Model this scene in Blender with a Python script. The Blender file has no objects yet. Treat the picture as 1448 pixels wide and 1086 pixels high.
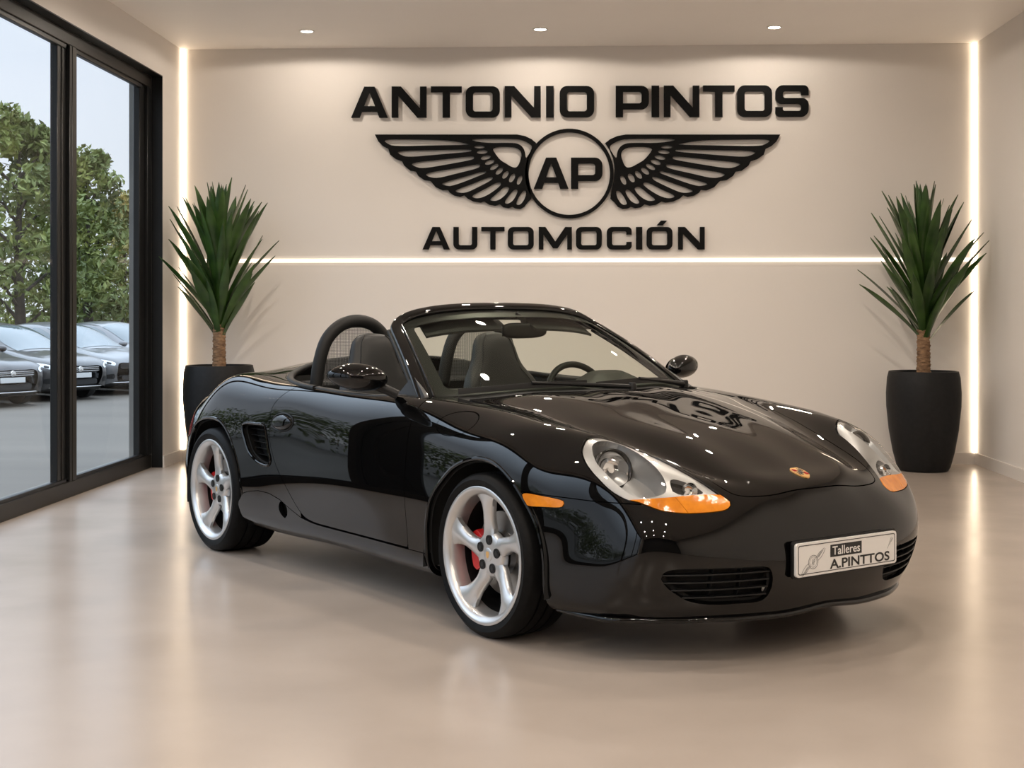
import bpy, bmesh, math, random
import numpy as np
from mathutils import Vector, Matrix

SC = bpy.context.scene
COL = SC.collection
R = math.radians

# ------------------------------------------------------------------ materials
def new_mat(name):
    m = bpy.data.materials.new(name); m.use_nodes = True
    return m, m.node_tree.nodes, m.node_tree.links, m.node_tree.nodes['Principled BSDF']

def pmat(name, col, rough=.5, metal=0., spec=.5, coat=0., coat_rough=.03, emit=None, estr=0.):
    m, n, l, p = new_mat(name)
    p.inputs['Base Color'].default_value = (*col, 1)
    p.inputs['Roughness'].default_value = rough
    p.inputs['Metallic'].default_value = metal
    p.inputs['Specular IOR Level'].default_value = spec
    p.inputs['Coat Weight'].default_value = coat
    p.inputs['Coat Roughness'].default_value = coat_rough
    if emit:
        p.inputs['Emission Color'].default_value = (*emit, 1)
        p.inputs['Emission Strength'].default_value = estr
    return m

def noise_mat(name, c1, c2, scale=5., rough=.5, r2=None, detail=4., bump=0., bscale=None, spec=.5, metal=0., stretch=None):
    m, n, l, p = new_mat(name)
    tc = n.new('ShaderNodeTexCoord'); src = tc.outputs['Object']
    if stretch:
        mp = n.new('ShaderNodeMapping'); mp.inputs['Scale'].default_value = stretch
        l.new(src, mp.inputs[0]); src = mp.outputs[0]
    nz = n.new('ShaderNodeTexNoise'); nz.inputs['Scale'].default_value = scale; nz.inputs['Detail'].default_value = detail
    l.new(src, nz.inputs['Vector'])
    cr = n.new('ShaderNodeValToRGB')
    cr.color_ramp.elements[0].position = .3; cr.color_ramp.elements[1].position = .7
    cr.color_ramp.elements[0].color = (*c1, 1); cr.color_ramp.elements[1].color = (*c2, 1)
    l.new(nz.outputs['Fac'], cr.inputs[0]); l.new(cr.outputs[0], p.inputs['Base Color'])
    p.inputs['Roughness'].default_value = rough; p.inputs['Metallic'].default_value = metal
    p.inputs['Specular IOR Level'].default_value = spec
    if r2 is not None:
        mr = n.new('ShaderNodeMapRange'); mr.inputs['From Min'].default_value = .3; mr.inputs['From Max'].default_value = .7
        mr.inputs['To Min'].default_value = rough; mr.inputs['To Max'].default_value = r2
        l.new(nz.outputs['Fac'], mr.inputs['Value']); l.new(mr.outputs[0], p.inputs['Roughness'])
    if bump:
        b = n.new('ShaderNodeBump'); b.inputs['Strength'].default_value = bump; b.inputs['Distance'].default_value = .01
        nb = nz
        if bscale:
            nb = n.new('ShaderNodeTexNoise'); nb.inputs['Scale'].default_value = bscale; nb.inputs['Detail'].default_value = 3
            l.new(src, nb.inputs['Vector'])
        l.new(nb.outputs['Fac'], b.inputs['Height']); l.new(b.outputs[0], p.inputs['Normal'])
    return m

def glass_mat(name, tint=(1, 1, 1), ior=1.5, rough=0., refl=1.):
    m = bpy.data.materials.new(name); m.use_nodes = True
    n, l = m.node_tree.nodes, m.node_tree.links
    n.clear()
    out = n.new('ShaderNodeOutputMaterial'); mix = n.new('ShaderNodeMixShader')
    lw = n.new('ShaderNodeLayerWeight'); lw.inputs['Blend'].default_value = .5
    pw = n.new('ShaderNodeMath'); pw.operation = 'POWER'; pw.inputs[1].default_value = 5.; l.new(lw.outputs['Facing'], pw.inputs[0])
    r0 = ((ior-1)/(ior+1))**2
    fr = n.new('ShaderNodeMath'); fr.operation = 'MULTIPLY_ADD'; fr.inputs[1].default_value = (1-r0)*refl; fr.inputs[2].default_value = r0*refl; l.new(pw.outputs[0], fr.inputs[0])
    tr = n.new('ShaderNodeBsdfTransparent'); tr.inputs[0].default_value = (*tint, 1)
    gl = n.new('ShaderNodeBsdfGlossy'); gl.inputs['Roughness'].default_value = rough
    l.new(fr.outputs[0], mix.inputs[0]); l.new(tr.outputs[0], mix.inputs[1]); l.new(gl.outputs[0], mix.inputs[2])
    l.new(mix.outputs[0], out.inputs[0])
    return m

def emis_mat(name, col, s):
    m = bpy.data.materials.new(name); m.use_nodes = True
    n, l = m.node_tree.nodes, m.node_tree.links; n.clear()
    out = n.new('ShaderNodeOutputMaterial'); e = n.new('ShaderNodeEmission')
    e.inputs[0].default_value = (*col, 1); e.inputs[1].default_value = s
    l.new(e.outputs[0], out.inputs[0])
    return m

# ------------------------------------------------------------------ object helpers
def link(o, parent=None):
    COL.objects.link(o)
    if parent is not None: o.parent = parent
    return o

def empty(name, loc=(0, 0, 0), rz=0, label=None, cat=None, group=None, kind=None, parent=None):
    o = bpy.data.objects.new(name, None); link(o, parent)
    o.location = loc; o.rotation_euler = (0, 0, rz); o.empty_display_size = .1
    tag(o, label, cat, group, kind)
    return o

def tag(o, label=None, cat=None, group=None, kind=None):
    if label: o['label'] = label
    if cat: o['category'] = cat
    if group: o['group'] = group
    if kind: o['kind'] = kind
    return o

def mesh_obj(name, V, F, mat, parent=None, smooth=True, N=None, angle=None, mids=None):
    me = bpy.data.meshes.new(name)
    me.from_pydata([tuple(map(float, v)) for v in V], [], [tuple(f) for f in F])
    mats = mat if isinstance(mat, (list, tuple)) else [mat]
    for m in mats: me.materials.append(m)
    if mids is not None: me.polygons.foreach_set('material_index', mids)
    if smooth: me.polygons.foreach_set('use_smooth', [True]*len(me.polygons))
    me.update()
    if angle is not None: me.set_sharp_from_angle(angle=R(angle))
    o = bpy.data.objects.new(name, me); link(o, parent)
    return o

def bm_obj(name, bm, mat, parent=None, smooth=True, angle=40):
    me = bpy.data.meshes.new(name); bm.normal_update(); bm.to_mesh(me); bm.free()
    mats = mat if isinstance(mat, (list, tuple)) else [mat]
    for m in mats: me.materials.append(m)
    if smooth:
        me.polygons.foreach_set('use_smooth', [True]*len(me.polygons))
        if angle: me.set_sharp_from_angle(angle=R(angle))
    o = bpy.data.objects.new(name, me); link(o, parent)
    return o

class MB:
    """collects simple shapes into one mesh"""
    def __init__(s): s.V = []; s.F = []; s.M = []
    def add(s, V, F, mi=0):
        o = len(s.V); s.V += [tuple(map(float, v)) for v in V]; s.F += [tuple(i+o for i in f) for f in F]; s.M += [mi]*len(F); return s
    def box(s, a, b, mi=0):
        (x0, y0, z0), (x1, y1, z1) = a, b
        V = [(x0,y0,z0),(x1,y0,z0),(x1,y1,z0),(x0,y1,z0),(x0,y0,z1),(x1,y0,z1),(x1,y1,z1),(x0,y1,z1)]
        return s.add(V, [(0,3,2,1),(4,5,6,7),(0,1,5,4),(1,2,6,5),(2,3,7,6),(3,0,4,7)], mi)
    def rbox(s, a, b, r, seg=3, mi=0):
        bm = bmesh.new(); bmesh.ops.create_cube(bm, size=1)
        a = Vector(a); b = Vector(b)
        for v in bm.verts: v.co = Vector((a[i]+(v.co[i]+.5)*(b[i]-a[i]) for i in range(3)))
        bmesh.ops.bevel(bm, geom=bm.edges[:], offset=r, segments=seg, affect='EDGES', profile=.5)
        return s.bm(bm, mi)
    def bm(s, bm, mi=0):
        bm.verts.index_update()
        s.add([v.co[:] for v in bm.verts], [[v.index for v in f.verts] for f in bm.faces], mi); bm.free(); return s
    def tube(s, pts, rad, n=10, closed=False, mi=0, caps=True):
        V, F = tube_geo(pts, rad, n, closed, caps); return s.add(V, F, mi)
    def lathe(s, prof, n=48, mi=0, axis='z', c=(0, 0, 0)):
        V, F = lathe_geo(prof, n)
        if axis == 'y': V = [(x, z, y) for x, y, z in V]; F = [f[::-1] for f in F]
        if axis == 'x': V = [(z, x, y) for x, y, z in V]
        return s.add([(x+c[0], y+c[1], z+c[2]) for x, y, z in V], F, mi)
    def prism(s, poly, d, mi=0, mapf=None):
        """extrude the 2D polygon (list) by d along local z; mapf maps (u, v, w) to 3D"""
        n = len(poly); V = [(u, v, 0) for u, v in poly]+[(u, v, d) for u, v in poly]
        F = [tuple(range(n))[::-1], tuple(range(n, 2*n))]+[(i, (i+1) % n, n+(i+1) % n, n+i) for i in range(n)]
        if mapf: V = [mapf(*v) for v in V]
        return s.add(V, F, mi)
    def build(s, name, mat, parent=None, smooth=True, angle=40):
        bm = bmesh.new(); vs = [bm.verts.new(v) for v in s.V]
        for f, mi in zip(s.F, s.M):
            try:
                q = bm.faces.new([vs[i] for i in f]); q.material_index = mi
            except ValueError: pass
        bmesh.ops.recalc_face_normals(bm, faces=bm.faces[:])
        return bm_obj(name, bm, mat, parent, smooth, angle)

def frame_path(pts, closed=False, up0=None):
    P = [Vector(p) for p in pts]; n = len(P); T = []
    for i in range(n):
        a = P[(i-1) % n] if (closed or i > 0) else P[i]; b = P[(i+1) % n] if (closed or i < n-1) else P[i]
        t = (b-a); T.append(t.normalized() if t.length > 1e-9 else Vector((0, 0, 1)))
    up = Vector(up0) if up0 else (Vector((0, 0, 1)) if abs(T[0].z) < .9 else Vector((1, 0, 0)))
    out = []
    for i in range(n):
        up = up-T[i]*up.dot(T[i])
        if up.length < 1e-6: up = T[i].orthogonal()
        up.normalize(); out.append((P[i], T[i], T[i].cross(up), up.copy()))
    return out

def tube_geo(pts, rad, n=10, closed=False, caps=True):
    fr = frame_path(pts, closed); m = len(fr); V = []; F = []
    for i, (p, t, s, u) in enumerate(fr):
        r = rad[i] if hasattr(rad, '__len__') else rad
        for k in range(n):
            a = 2*math.pi*k/n; V.append(tuple(p+s*(r*math.cos(a))+u*(r*math.sin(a))))
    for i in range(m if closed else m-1):
        for k in range(n):
            a = i*n+k; b = i*n+(k+1) % n; c = ((i+1) % m)*n+(k+1) % n; d = ((i+1) % m)*n+k
            F.append((a, b, c, d))
    if caps and not closed:
        F.append(tuple(range(n))[::-1]); F.append(tuple(range((m-1)*n, m*n)))
    return V, F

def sweep_geo(pts, prof, closed=False, up=None, caps=True, ups=None):
    """sweep a 2D profile [(side, up)...] along pts; ups = explicit up vector per point"""
    fr = frame_path(pts, closed, up); m = len(fr); n = len(prof); V = []; F = []
    for i, (p, t, s, u) in enumerate(fr):
        if ups is not None:
            u = Vector(ups[i]); u = (u-t*u.dot(t)).normalized(); s = t.cross(u)
        pr = prof(i/(m-1)) if callable(prof) else prof
        n = len(pr)
        for a, b in pr: V.append(tuple(p+s*a+u*b))
    for i in range(m if closed else m-1):
        for k in range(n):
            F.append((i*n+k, i*n+(k+1) % n, ((i+1) % m)*n+(k+1) % n, ((i+1) % m)*n+k))
    if caps and not closed:
        F.append(tuple(range(n))[::-1]); F.append(tuple(range((m-1)*n, m*n)))
    return V, F

def lathe_geo(prof, n=48):
    V = []; F = []; m = len(prof)
    for k in range(n):
        a = 2*math.pi*k/n; c, s = math.cos(a), math.sin(a)
        for r, z in prof: V.append((r*c, r*s, z))
    for k in range(n):
        for i in range(m-1):
            a = k*m+i; b = ((k+1) % n)*m+i
            if prof[i][0] < 1e-7 and prof[i+1][0] < 1e-7: continue
            F.append((a, b, b+1, a+1))
    return V, F

def catmull(pts, n=8, closed=False):
    P = [np.array(p, float) for p in pts]; m = len(P); out = []
    rng = range(m if closed else m-1)
    for i in rng:
        p0 = P[(i-1) % m] if closed or i > 0 else 2*P[0]-P[1]
        p1 = P[i]; p2 = P[(i+1) % m]
        p3 = P[(i+2) % m] if closed or i+2 < m else 2*P[m-1]-P[m-2]
        t0 = 0; t1 = t0+max(1e-6, np.linalg.norm(p1-p0))**.5; t2 = t1+max(1e-6, np.linalg.norm(p2-p1))**.5; t3 = t2+max(1e-6, np.linalg.norm(p3-p2))**.5
        for k in range(n):
            t = t1+(t2-t1)*k/n
            a1 = (t1-t)/(t1-t0)*p0+(t-t0)/(t1-t0)*p1; a2 = (t2-t)/(t2-t1)*p1+(t-t1)/(t2-t1)*p2; a3 = (t3-t)/(t3-t2)*p2+(t-t2)/(t3-t2)*p3
            b1 = (t2-t)/(t2-t0)*a1+(t-t0)/(t2-t0)*a2; b2 = (t3-t)/(t3-t1)*a2+(t-t1)/(t3-t1)*a3
            out.append((t2-t)/(t2-t1)*b1+(t-t1)/(t2-t1)*b2)
    if not closed: out.append(P[-1])
    return [tuple(map(float, q)) for q in out]

def chaikin(pts, it=3, closed=True):
    P = [np.array(p, float) for p in pts]
    for _ in range(it):
        Q = []; m = len(P)
        if not closed: Q.append(P[0])
        for i in range(m if closed else m-1):
            a, b = P[i], P[(i+1) % m]; Q += [a*.75+b*.25, a*.25+b*.75]
        if not closed: Q.append(P[-1])
        P = Q
    return [tuple(map(float, q)) for q in P]

def rrect(w, h, r, n=6, cx=0, cy=0):
    out = []
    for qx, qy, a0 in ((1, 1, 0), (-1, 1, 90), (-1, -1, 180), (1, -1, 270)):
        for k in range(n+1):
            a = R(a0+90*k/n); out.append((cx+qx*(w/2-r)+r*math.cos(a), cy+qy*(h/2-r)+r*math.sin(a)))
    return out

def fill_bm(outer, holes=(), z=0.):
    """triangulated 2D face with holes"""
    bm = bmesh.new(); E = []
    for loop in (outer, *holes):
        vs = [bm.verts.new((u, v, z)) for u, v in loop]
        for i in range(len(vs)): E.append(bm.edges.new((vs[i], vs[(i+1) % len(vs)])))
    bmesh.ops.triangle_fill(bm, edges=E, use_beauty=True, use_dissolve=False)
    return bm

def plate_geo(outer, holes, d):
    """solid of thickness d with holes: returns V, F (z from 0 to d)"""
    bm = fill_bm(outer, holes)
    bmesh.ops.recalc_face_normals(bm, faces=bm.faces[:])
    r = bmesh.ops.extrude_face_region(bm, geom=bm.faces[:])
    for e in r['geom']:
        if isinstance(e, bmesh.types.BMVert): e.co.z += d
    bmesh.ops.recalc_face_normals(bm, faces=bm.faces[:])
    bm.verts.index_update()
    V = [v.co[:] for v in bm.verts]; F = [[v.index for v in f.verts] for f in bm.faces]; bm.free()
    return V, F

def copy_tree(o, parent=None):
    c = o.copy(); COL.objects.link(c); c.parent = parent
    for ch in [x for x in bpy.data.objects if x.parent == o]: copy_tree(ch, c)
    return c

# ------------------------------------------------------------------ camera (room axes: X right, Y to the back wall, Z up)
FPX, CXP, HOR, CAMH, YAW = 2000., 724., 441.5, 1.222, .0437
cam_d = bpy.data.cameras.new('camera'); cam = bpy.data.objects.new('camera', cam_d); link(cam)
cam.location = (0, 0, CAMH); cam.rotation_euler = (R(90), 0, YAW)
cam_d.sensor_fit = 'HORIZONTAL'; cam_d.sensor_width = 36.; cam_d.lens = FPX/1448*36
cam_d.shift_y = (HOR-543)/1448
cam_d.clip_start = .05; cam_d.clip_end = 500
SC.camera = cam
SC.view_settings.view_transform = 'Standard'; SC.view_settings.look = 'None'
SC.view_settings.gamma = 1.; SC.view_settings.use_curve_mapping = False

def on_plane(u, v, X=None, Y=None, Z=None):
    """the point of a room plane that the photograph shows at (u, v)"""
    c, s = math.cos(YAW), math.sin(YAW); a = (u-CXP)/FPX
    d = np.array([c*a-s, s*a+c, -(v-HOR)/FPX]); o = np.array([0, 0, CAMH])
    t = (X/d[0]) if X is not None else (Y/d[1]) if Y is not None else (Z-CAMH)/d[2]
    return tuple(float(q) for q in o+t*d)
M = {}
M['paint'] = pmat('black_car_paint', (.002, .002, .0022), rough=.02, spec=.46)
M['gloss'] = pmat('gloss_black_plastic', (.006, .006, .006), rough=.12)
M['trim'] = pmat('satin_black_plastic', (.007, .007, .0073), rough=.42, spec=.28)
M['matte'] = pmat('matte_black_liner', (.008, .008, .008), rough=.85)
M['seal'] = pmat('black_rubber_seal', (.007, .007, .007), rough=.5, spec=.3)
M['leather'] = noise_mat('charcoal_leather', (.018, .0185, .0185), (.022, .0225, .022), scale=7, rough=.44, detail=3, spec=.32)
M['leather2'] = noise_mat('dark_cockpit_vinyl', (.012, .012, .0118), (.0145, .0145, .014), scale=7, rough=.52, detail=3, spec=.28)
M['chrome'] = pmat('bright_chrome', (.85, .85, .86), rough=.06, metal=1)
M['rim'] = noise_mat('silver_wheel_lacquer', (.58, .575, .57), (.63, .625, .62), scale=3, rough=.30, metal=.8)
M['lens'] = glass_mat('clear_lamp_lens', (.97, .98, .98))
M['bezel'] = pmat('silver_lamp_bezel', (.40, .39, .38), rough=.36, metal=.55)
M['reflector'] = pmat('lamp_reflector', (.82, .82, .82), rough=.07, metal=1)
M['lampgrey'] = pmat('grey_lamp_housing', (.34, .34, .34), rough=.32, metal=.6)
M['amber'] = noise_mat('amber_lens', (.56, .165, .006), (.74, .25, .012), scale=26, rough=.14, bump=.25, spec=.6)
M['red_lens'] = pmat('red_lens', (.35, .01, .01), rough=.1)
M['caliper'] = pmat('red_caliper', (.50, .012, .012), rough=.35)
M['disc'] = pmat('brake_disc_steel', (.36, .35, .34), rough=.38, metal=1)
M['steel'] = pmat('dark_steel', (.06, .06, .06), rough=.4, metal=1)
M['gold'] = pmat('gold_enamel', (.72, .42, .15), rough=.3, metal=.4)
M['white_plate'] = pmat('white_plate_face', (.78, .77, .75), rough=.35)
M['ink'] = pmat('black_ink', (.01, .01, .01), rough=.4)
M['grey_ink'] = pmat('grey_ink', (.22, .22, .22), rough=.5)
M['wsglass'] = glass_mat('green_tinted_windscreen', (.80, .84, .765), refl=.38)
M['mirror'] = pmat('mirror_glass', (.9, .9, .9), rough=.02, metal=1)
M['rubber'] = noise_mat('black_tyre_rubber', (.003, .003, .0032), (.006, .006, .0062), scale=60, rough=.55, detail=3, spec=.13)
M['mesh'] = pmat('grey_net', (.16, .16, .155), rough=.6)
# ------------------------------------------------------------------ car body surface
# rings run from the rear lip to the front lip; rows run from the lower edge (0) up to the centre line (11); (x, w, z), w = half width
RINGS = [
 # rear lip
 [(-1.64,.765,.18),(-1.67,.77,.19),(-1.70,.765,.194),(-1.74,.75,.197),(-1.78,.73,.2),(-1.83,.70,.205),(-1.88,.665,.21),(-1.94,.62,.215),(-2.03,.52,.22),(-2.07,.4,.22),(-2.08,.2,.22),(-2.08,0,.22)],
 # rear bumper
 [(-1.61,.79,.18),(-1.63,.82,.2),(-1.66,.84,.25),(-1.70,.835,.31),(-1.75,.82,.36),(-1.83,.78,.41),(-1.91,.73,.44),(-2.0,.65,.45),(-2.07,.55,.45),(-2.115,.42,.45),(-2.15,.2,.45),(-2.16,0,.45)],
 # tail edge
 [(-1.52,.79,.17),(-1.53,.85,.2),(-1.55,.878,.28),(-1.58,.878,.39),(-1.63,.86,.48),(-1.70,.82,.57),(-1.80,.76,.645),(-1.90,.67,.69),(-1.99,.56,.725),(-2.04,.42,.745),(-2.08,.2,.757),(-2.09,0,.76)],
 [(-1.445,.79,.16),(-1.45,.86,.2),(-1.46,.898,.29),(-1.47,.903,.41),(-1.49,.898,.52),(-1.52,.872,.63),(-1.57,.805,.735),(-1.65,.69,.80),(-1.72,.56,.83),(-1.76,.4,.845),(-1.79,.2,.852),(-1.80,0,.854)],
 [(-1.25,.79,.155),(-1.25,.87,.2),(-1.25,.91,.3),(-1.25,.92,.43),(-1.25,.917,.57),(-1.26,.897,.71),(-1.28,.835,.836),(-1.31,.72,.890),(-1.34,.58,.893),(-1.36,.4,.915),(-1.375,.2,.928),(-1.38,0,.932)],
 [(-.90,.78,.158),(-.90,.86,.2),(-.90,.898,.31),(-.90,.908,.44),(-.91,.908,.58),(-.92,.892,.72),(-.935,.84,.848),(-.95,.735,.900),(-.97,.58,.930),(-.98,.4,.965),(-1.0,.2,.982),(-1.0,0,.985)],
 [(-.55,.76,.166),(-.55,.84,.19),(-.55,.872,.295),(-.55,.885,.43),(-.55,.887,.57),(-.55,.88,.70),(-.55,.855,.81),(-.55,.785,.876),(-.55,.65,.905),(-.55,.45,.945),(-.55,.2,.96),(-.55,0,.965)],
 [(-.10,.75,.166),(-.10,.837,.188),(-.10,.865,.285),(-.10,.88,.42),(-.10,.884,.55),(-.10,.876,.68),(-.10,.857,.785),(-.10,.805,.857),(-.10,.71,.885),(-.10,.5,.90),(-.10,.25,.91),(-.10,0,.91)],
 [(.30,.745,.166),(.30,.837,.187),(.30,.864,.282),(.30,.879,.42),(.30,.883,.55),(.30,.874,.675),(.30,.852,.78),(.30,.80,.855),(.30,.70,.878),(.30,.5,.893),(.30,.25,.902),(.30,0,.904)],
 [(.65,.745,.158),(.65,.84,.185),(.65,.867,.28),(.65,.88,.42),(.65,.882,.55),(.65,.872,.67),(.65,.847,.78),(.65,.785,.856),(.65,.685,.869),(.65,.48,.884),(.65,.24,.893),(.65,0,.896)],
 [(.92,.755,.15),(.92,.846,.185),(.92,.874,.28),(.92,.888,.42),(.92,.888,.55),(.92,.877,.67),(.92,.842,.77),(.92,.755,.842),(.92,.645,.848),(.92,.45,.872),(.92,.22,.886),(.92,0,.890)],
 [(1.20,.765,.15),(1.20,.862,.182),(1.20,.887,.28),(1.20,.893,.42),(1.20,.892,.55),(1.20,.879,.665),(1.20,.832,.76),(1.20,.725,.821),(1.20,.60,.815),(1.20,.42,.829),(1.20,.2,.843),(1.20,0,.847)],
 [(1.40,.77,.15),(1.40,.857,.182),(1.40,.88,.28),(1.41,.884,.405),(1.42,.882,.53),(1.43,.864,.645),(1.435,.80,.742),(1.44,.69,.797),(1.45,.555,.766),(1.46,.39,.776),(1.465,.2,.788),(1.465,0,.793)],
 [(1.48,.765,.15),(1.49,.845,.182),(1.50,.868,.275),(1.51,.868,.39),(1.53,.862,.505),(1.56,.837,.615),(1.59,.768,.710),(1.63,.645,.768),(1.69,.49,.708),(1.735,.34,.702),(1.755,.17,.710),(1.76,0,.713)],
 [(1.56,.768,.152),(1.57,.835,.184),(1.585,.852,.27),(1.61,.846,.37),(1.65,.83,.47),(1.71,.79,.57),(1.785,.712,.657),(1.84,.58,.683),(1.91,.41,.638),(1.945,.3,.632),(1.965,.15,.636),(1.97,0,.637)],
 # bonnet edge
 [(1.63,.765,.152),(1.645,.815,.185),(1.665,.83,.26),(1.71,.818,.345),(1.77,.79,.425),(1.85,.745,.505),(1.93,.668,.55),(1.98,.555,.558),(2.035,.40,.563),(2.062,.25,.572),(2.075,.13,.576),(2.078,0,.577)],
 # bumper face
 [(1.74,.75,.152),(1.755,.772,.175),(1.772,.783,.215),(1.80,.785,.27),(1.84,.778,.32),(1.90,.752,.365),(1.965,.695,.39),(2.035,.595,.40),(2.09,.47,.40),(2.122,.35,.40),(2.143,.17,.40),(2.148,0,.40)],
 [(1.80,.73,.153),(1.82,.73,.168),(1.835,.732,.185),(1.86,.728,.205),(1.89,.715,.225),(1.93,.69,.245),(1.975,.637,.256),(2.03,.555,.26),(2.082,.44,.26),(2.115,.32,.26),(2.137,.16,.26),(2.142,0,.26)],
 # front lip
 [(1.865,.67,.152),(1.875,.66,.152),(1.885,.65,.152),(1.895,.635,.152),(1.91,.615,.152),(1.93,.59,.153),(1.955,.56,.153),(1.99,.51,.155),(2.04,.42,.155),(2.075,.32,.155),(2.095,.16,.155),(2.10,0,.165)],
]

def bspline_basis(u, n, der=False):
    u = np.clip(np.asarray(u, float), 0, 1); ns = n-3; x = u*ns; k = np.minimum(x.astype(int), ns-1); f = x-k
    B = np.zeros((len(u), n)); r = np.arange(len(u))
    if der:
        w = (-(1-f)**2/2, (3*f*f-4*f)/2, (-3*f*f+2*f+1)/2, f*f/2); w = [q*ns for q in w]
    else:
        w = ((1-f)**3/6, (3*f**3-6*f*f+4)/6, (-3*f**3+3*f*f+3*f+1)/6, f**3/6)
    for i in range(4): B[r, k+i] += w[i]
    return B

def fit_op(keys, n, lam):
    B = bspline_basis(keys, n); D = np.diff(np.eye(n), 3, axis=0)
    return np.linalg.solve(B.T@B+lam*D.T@D, B.T)

_D = np.array(RINGS)                                   # ring, row, (x, w, z)
_nr, _nj = _D.shape[:2]
_dt = np.linalg.norm(np.diff(_D, axis=0), axis=2).mean(1); TK = np.r_[0, np.cumsum(_dt)]; TK /= TK[-1]
_dv = np.linalg.norm(np.diff(_D, axis=1), axis=2).mean(0); VK = np.r_[0, np.cumsum(_dv)]; VK /= VK[-1]
_full = np.concatenate([_D, (_D*np.array([1, -1, 1]))[:, -2::-1]], 1)
_VF = np.r_[VK, 2-VK[-2::-1]]/2
NCT, NCV = 44, 52
_Ct = fit_op(TK, NCT, 2e-4); _Cv = fit_op(_VF, NCV, 2e-4)
CTRL = np.einsum('ti,ijk,vj->tvk', _Ct, _full, _Cv)

def body_eval(t, v):
    """t (n,), v (n,): points and normals of the right half (y = -w)"""
    bt, dt = bspline_basis(t, NCT), bspline_basis(t, NCT, True); bv, dv = bspline_basis(np.asarray(v)/2, NCV), bspline_basis(np.asarray(v)/2, NCV, True)
    P = np.einsum('nt,tvk,nv->nk', bt, CTRL, bv); A = np.einsum('nt,tvk,nv->nk', dt, CTRL, bv); B = np.einsum('nt,tvk,nv->nk', bt, CTRL, dv)
    for q in (P, A, B): q[:, 1] *= -1
    N = np.cross(A, B); N /= np.linalg.norm(N, axis=1)[:, None]+1e-12
    return P, N

NT, NV = 300, 120
def body_grid():
    t = np.linspace(0, 1, NT); v = np.linspace(0, 1, NV); T, Vv = np.meshgrid(t, v, indexing='ij')
    P, N = body_eval(T.ravel(), Vv.ravel())
    P = P.reshape(NT, NV, 3); N = N.reshape(NT, NV, 3)
    P[:, -1, 1] = 0; N[:, -1, 1] = 0
    N[-1] = N[-2]; N[0] = N[1]
    return P.reshape(-1, 3), N.reshape(-1, 3), np.stack([T.ravel(), Vv.ravel()], 1)

class PM:
    """polygon mesh with point attributes: x y z nx ny nz t v"""
    def __init__(s, A, F): s.A = A; s.F = F
    def clip(s, val):
        """keep the side where val > 0"""
        val = np.where(np.abs(val) < 1e-9, 1e-9, val); pos = val > 0
        A = s.A; new = []; cache = {}; F = []; n0 = len(A)
        for f in s.F:
            k = sum(1 for i in f if pos[i])
            if k == len(f): F.append(f); continue
            if k == 0: continue
            g = []
            for a, b in zip(f, f[1:]+f[:1]):
                if pos[a]: g.append(a)
                if pos[a] != pos[b]:
                    key = (a, b) if a < b else (b, a)
                    if key not in cache:
                        q = val[key[0]]/(val[key[0]]-val[key[1]])
                        cache[key] = n0+len(new); new.append(A[key[0]]*(1-q)+A[key[1]]*q)
                    g.append(cache[key])
            if len(g) >= 3: F.append(tuple(g))
        A2 = np.vstack([A, np.array(new)]) if new else A
        return PM(A2, F).compact()
    def compact(s):
        used = np.unique(np.fromiter((i for f in s.F for i in f), int)) if s.F else np.zeros(0, int)
        m = -np.ones(len(s.A), int); m[used] = np.arange(len(used))
        return PM(s.A[used], [tuple(int(m[i]) for i in f) for f in s.F])
    def merge(s, o):
        return PM(np.vstack([s.A, o.A]), s.F+[tuple(i+len(s.A) for i in f) for f in o.F])
    def mirrored(s):
        A = s.A.copy(); A[:, 1] *= -1; A[:, 4] *= -1
        return PM(A, [f[::-1] for f in s.F])
    def both(s):
        """this half and its mirror image joined along the centre line"""
        m = s.mirrored(); n = len(s.A); on = np.abs(s.A[:, 1]) < 1e-7
        mp = np.where(on, np.arange(n), np.arange(n)+n)
        F = s.F+[tuple(int(mp[i]) for i in f) for f in m.F]
        return PM(np.vstack([s.A, m.A]), F).compact()
    def boundary(s):
        E = {}
        for f in s.F:
            for a, b in zip(f, f[1:]+f[:1]): E[(a, b)] = 1
        return [(a, b) for a, b in E if (b, a) not in E]
    def offset(s, d):
        A = s.A.copy(); A[:, :3] += A[:, 3:6]*d; return PM(A, s.F)
    def build(s, name, mat, parent, flange=.012, thick=False, flip=False, mids=None):
        V = [tuple(q) for q in s.A[:, :3]]; F = list(s.F); nf = len(F)
        if flange:
            bd = s.boundary(); idx = {}
            for a, b in bd:
                for q in (a, b):
                    if q not in idx: idx[q] = len(V); V.append(tuple(s.A[q, :3]-s.A[q, 3:6]*flange))
            for a, b in bd: F.append((b, a, idx[a], idx[b]))
        me = bpy.data.meshes.new(name); me.from_pydata([tuple(map(float, q)) for q in V], [], F); me.materials.append(mat)
        me.polygons.foreach_set('use_smooth', [True]*len(F))
        me.update()
        nl = np.zeros((len(me.loops), 3), np.float32); k = 0
        for fi, f in enumerate(F):
            if fi < nf:
                for q in f: nl[k] = s.A[q, 3:6]; k += 1
            else:
                nn = me.polygons[fi].normal
                for q in f: nl[k] = nn; k += 1
        me.normals_split_custom_set(nl)
        o = bpy.data.objects.new(name, me); link(o, parent); return o

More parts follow.
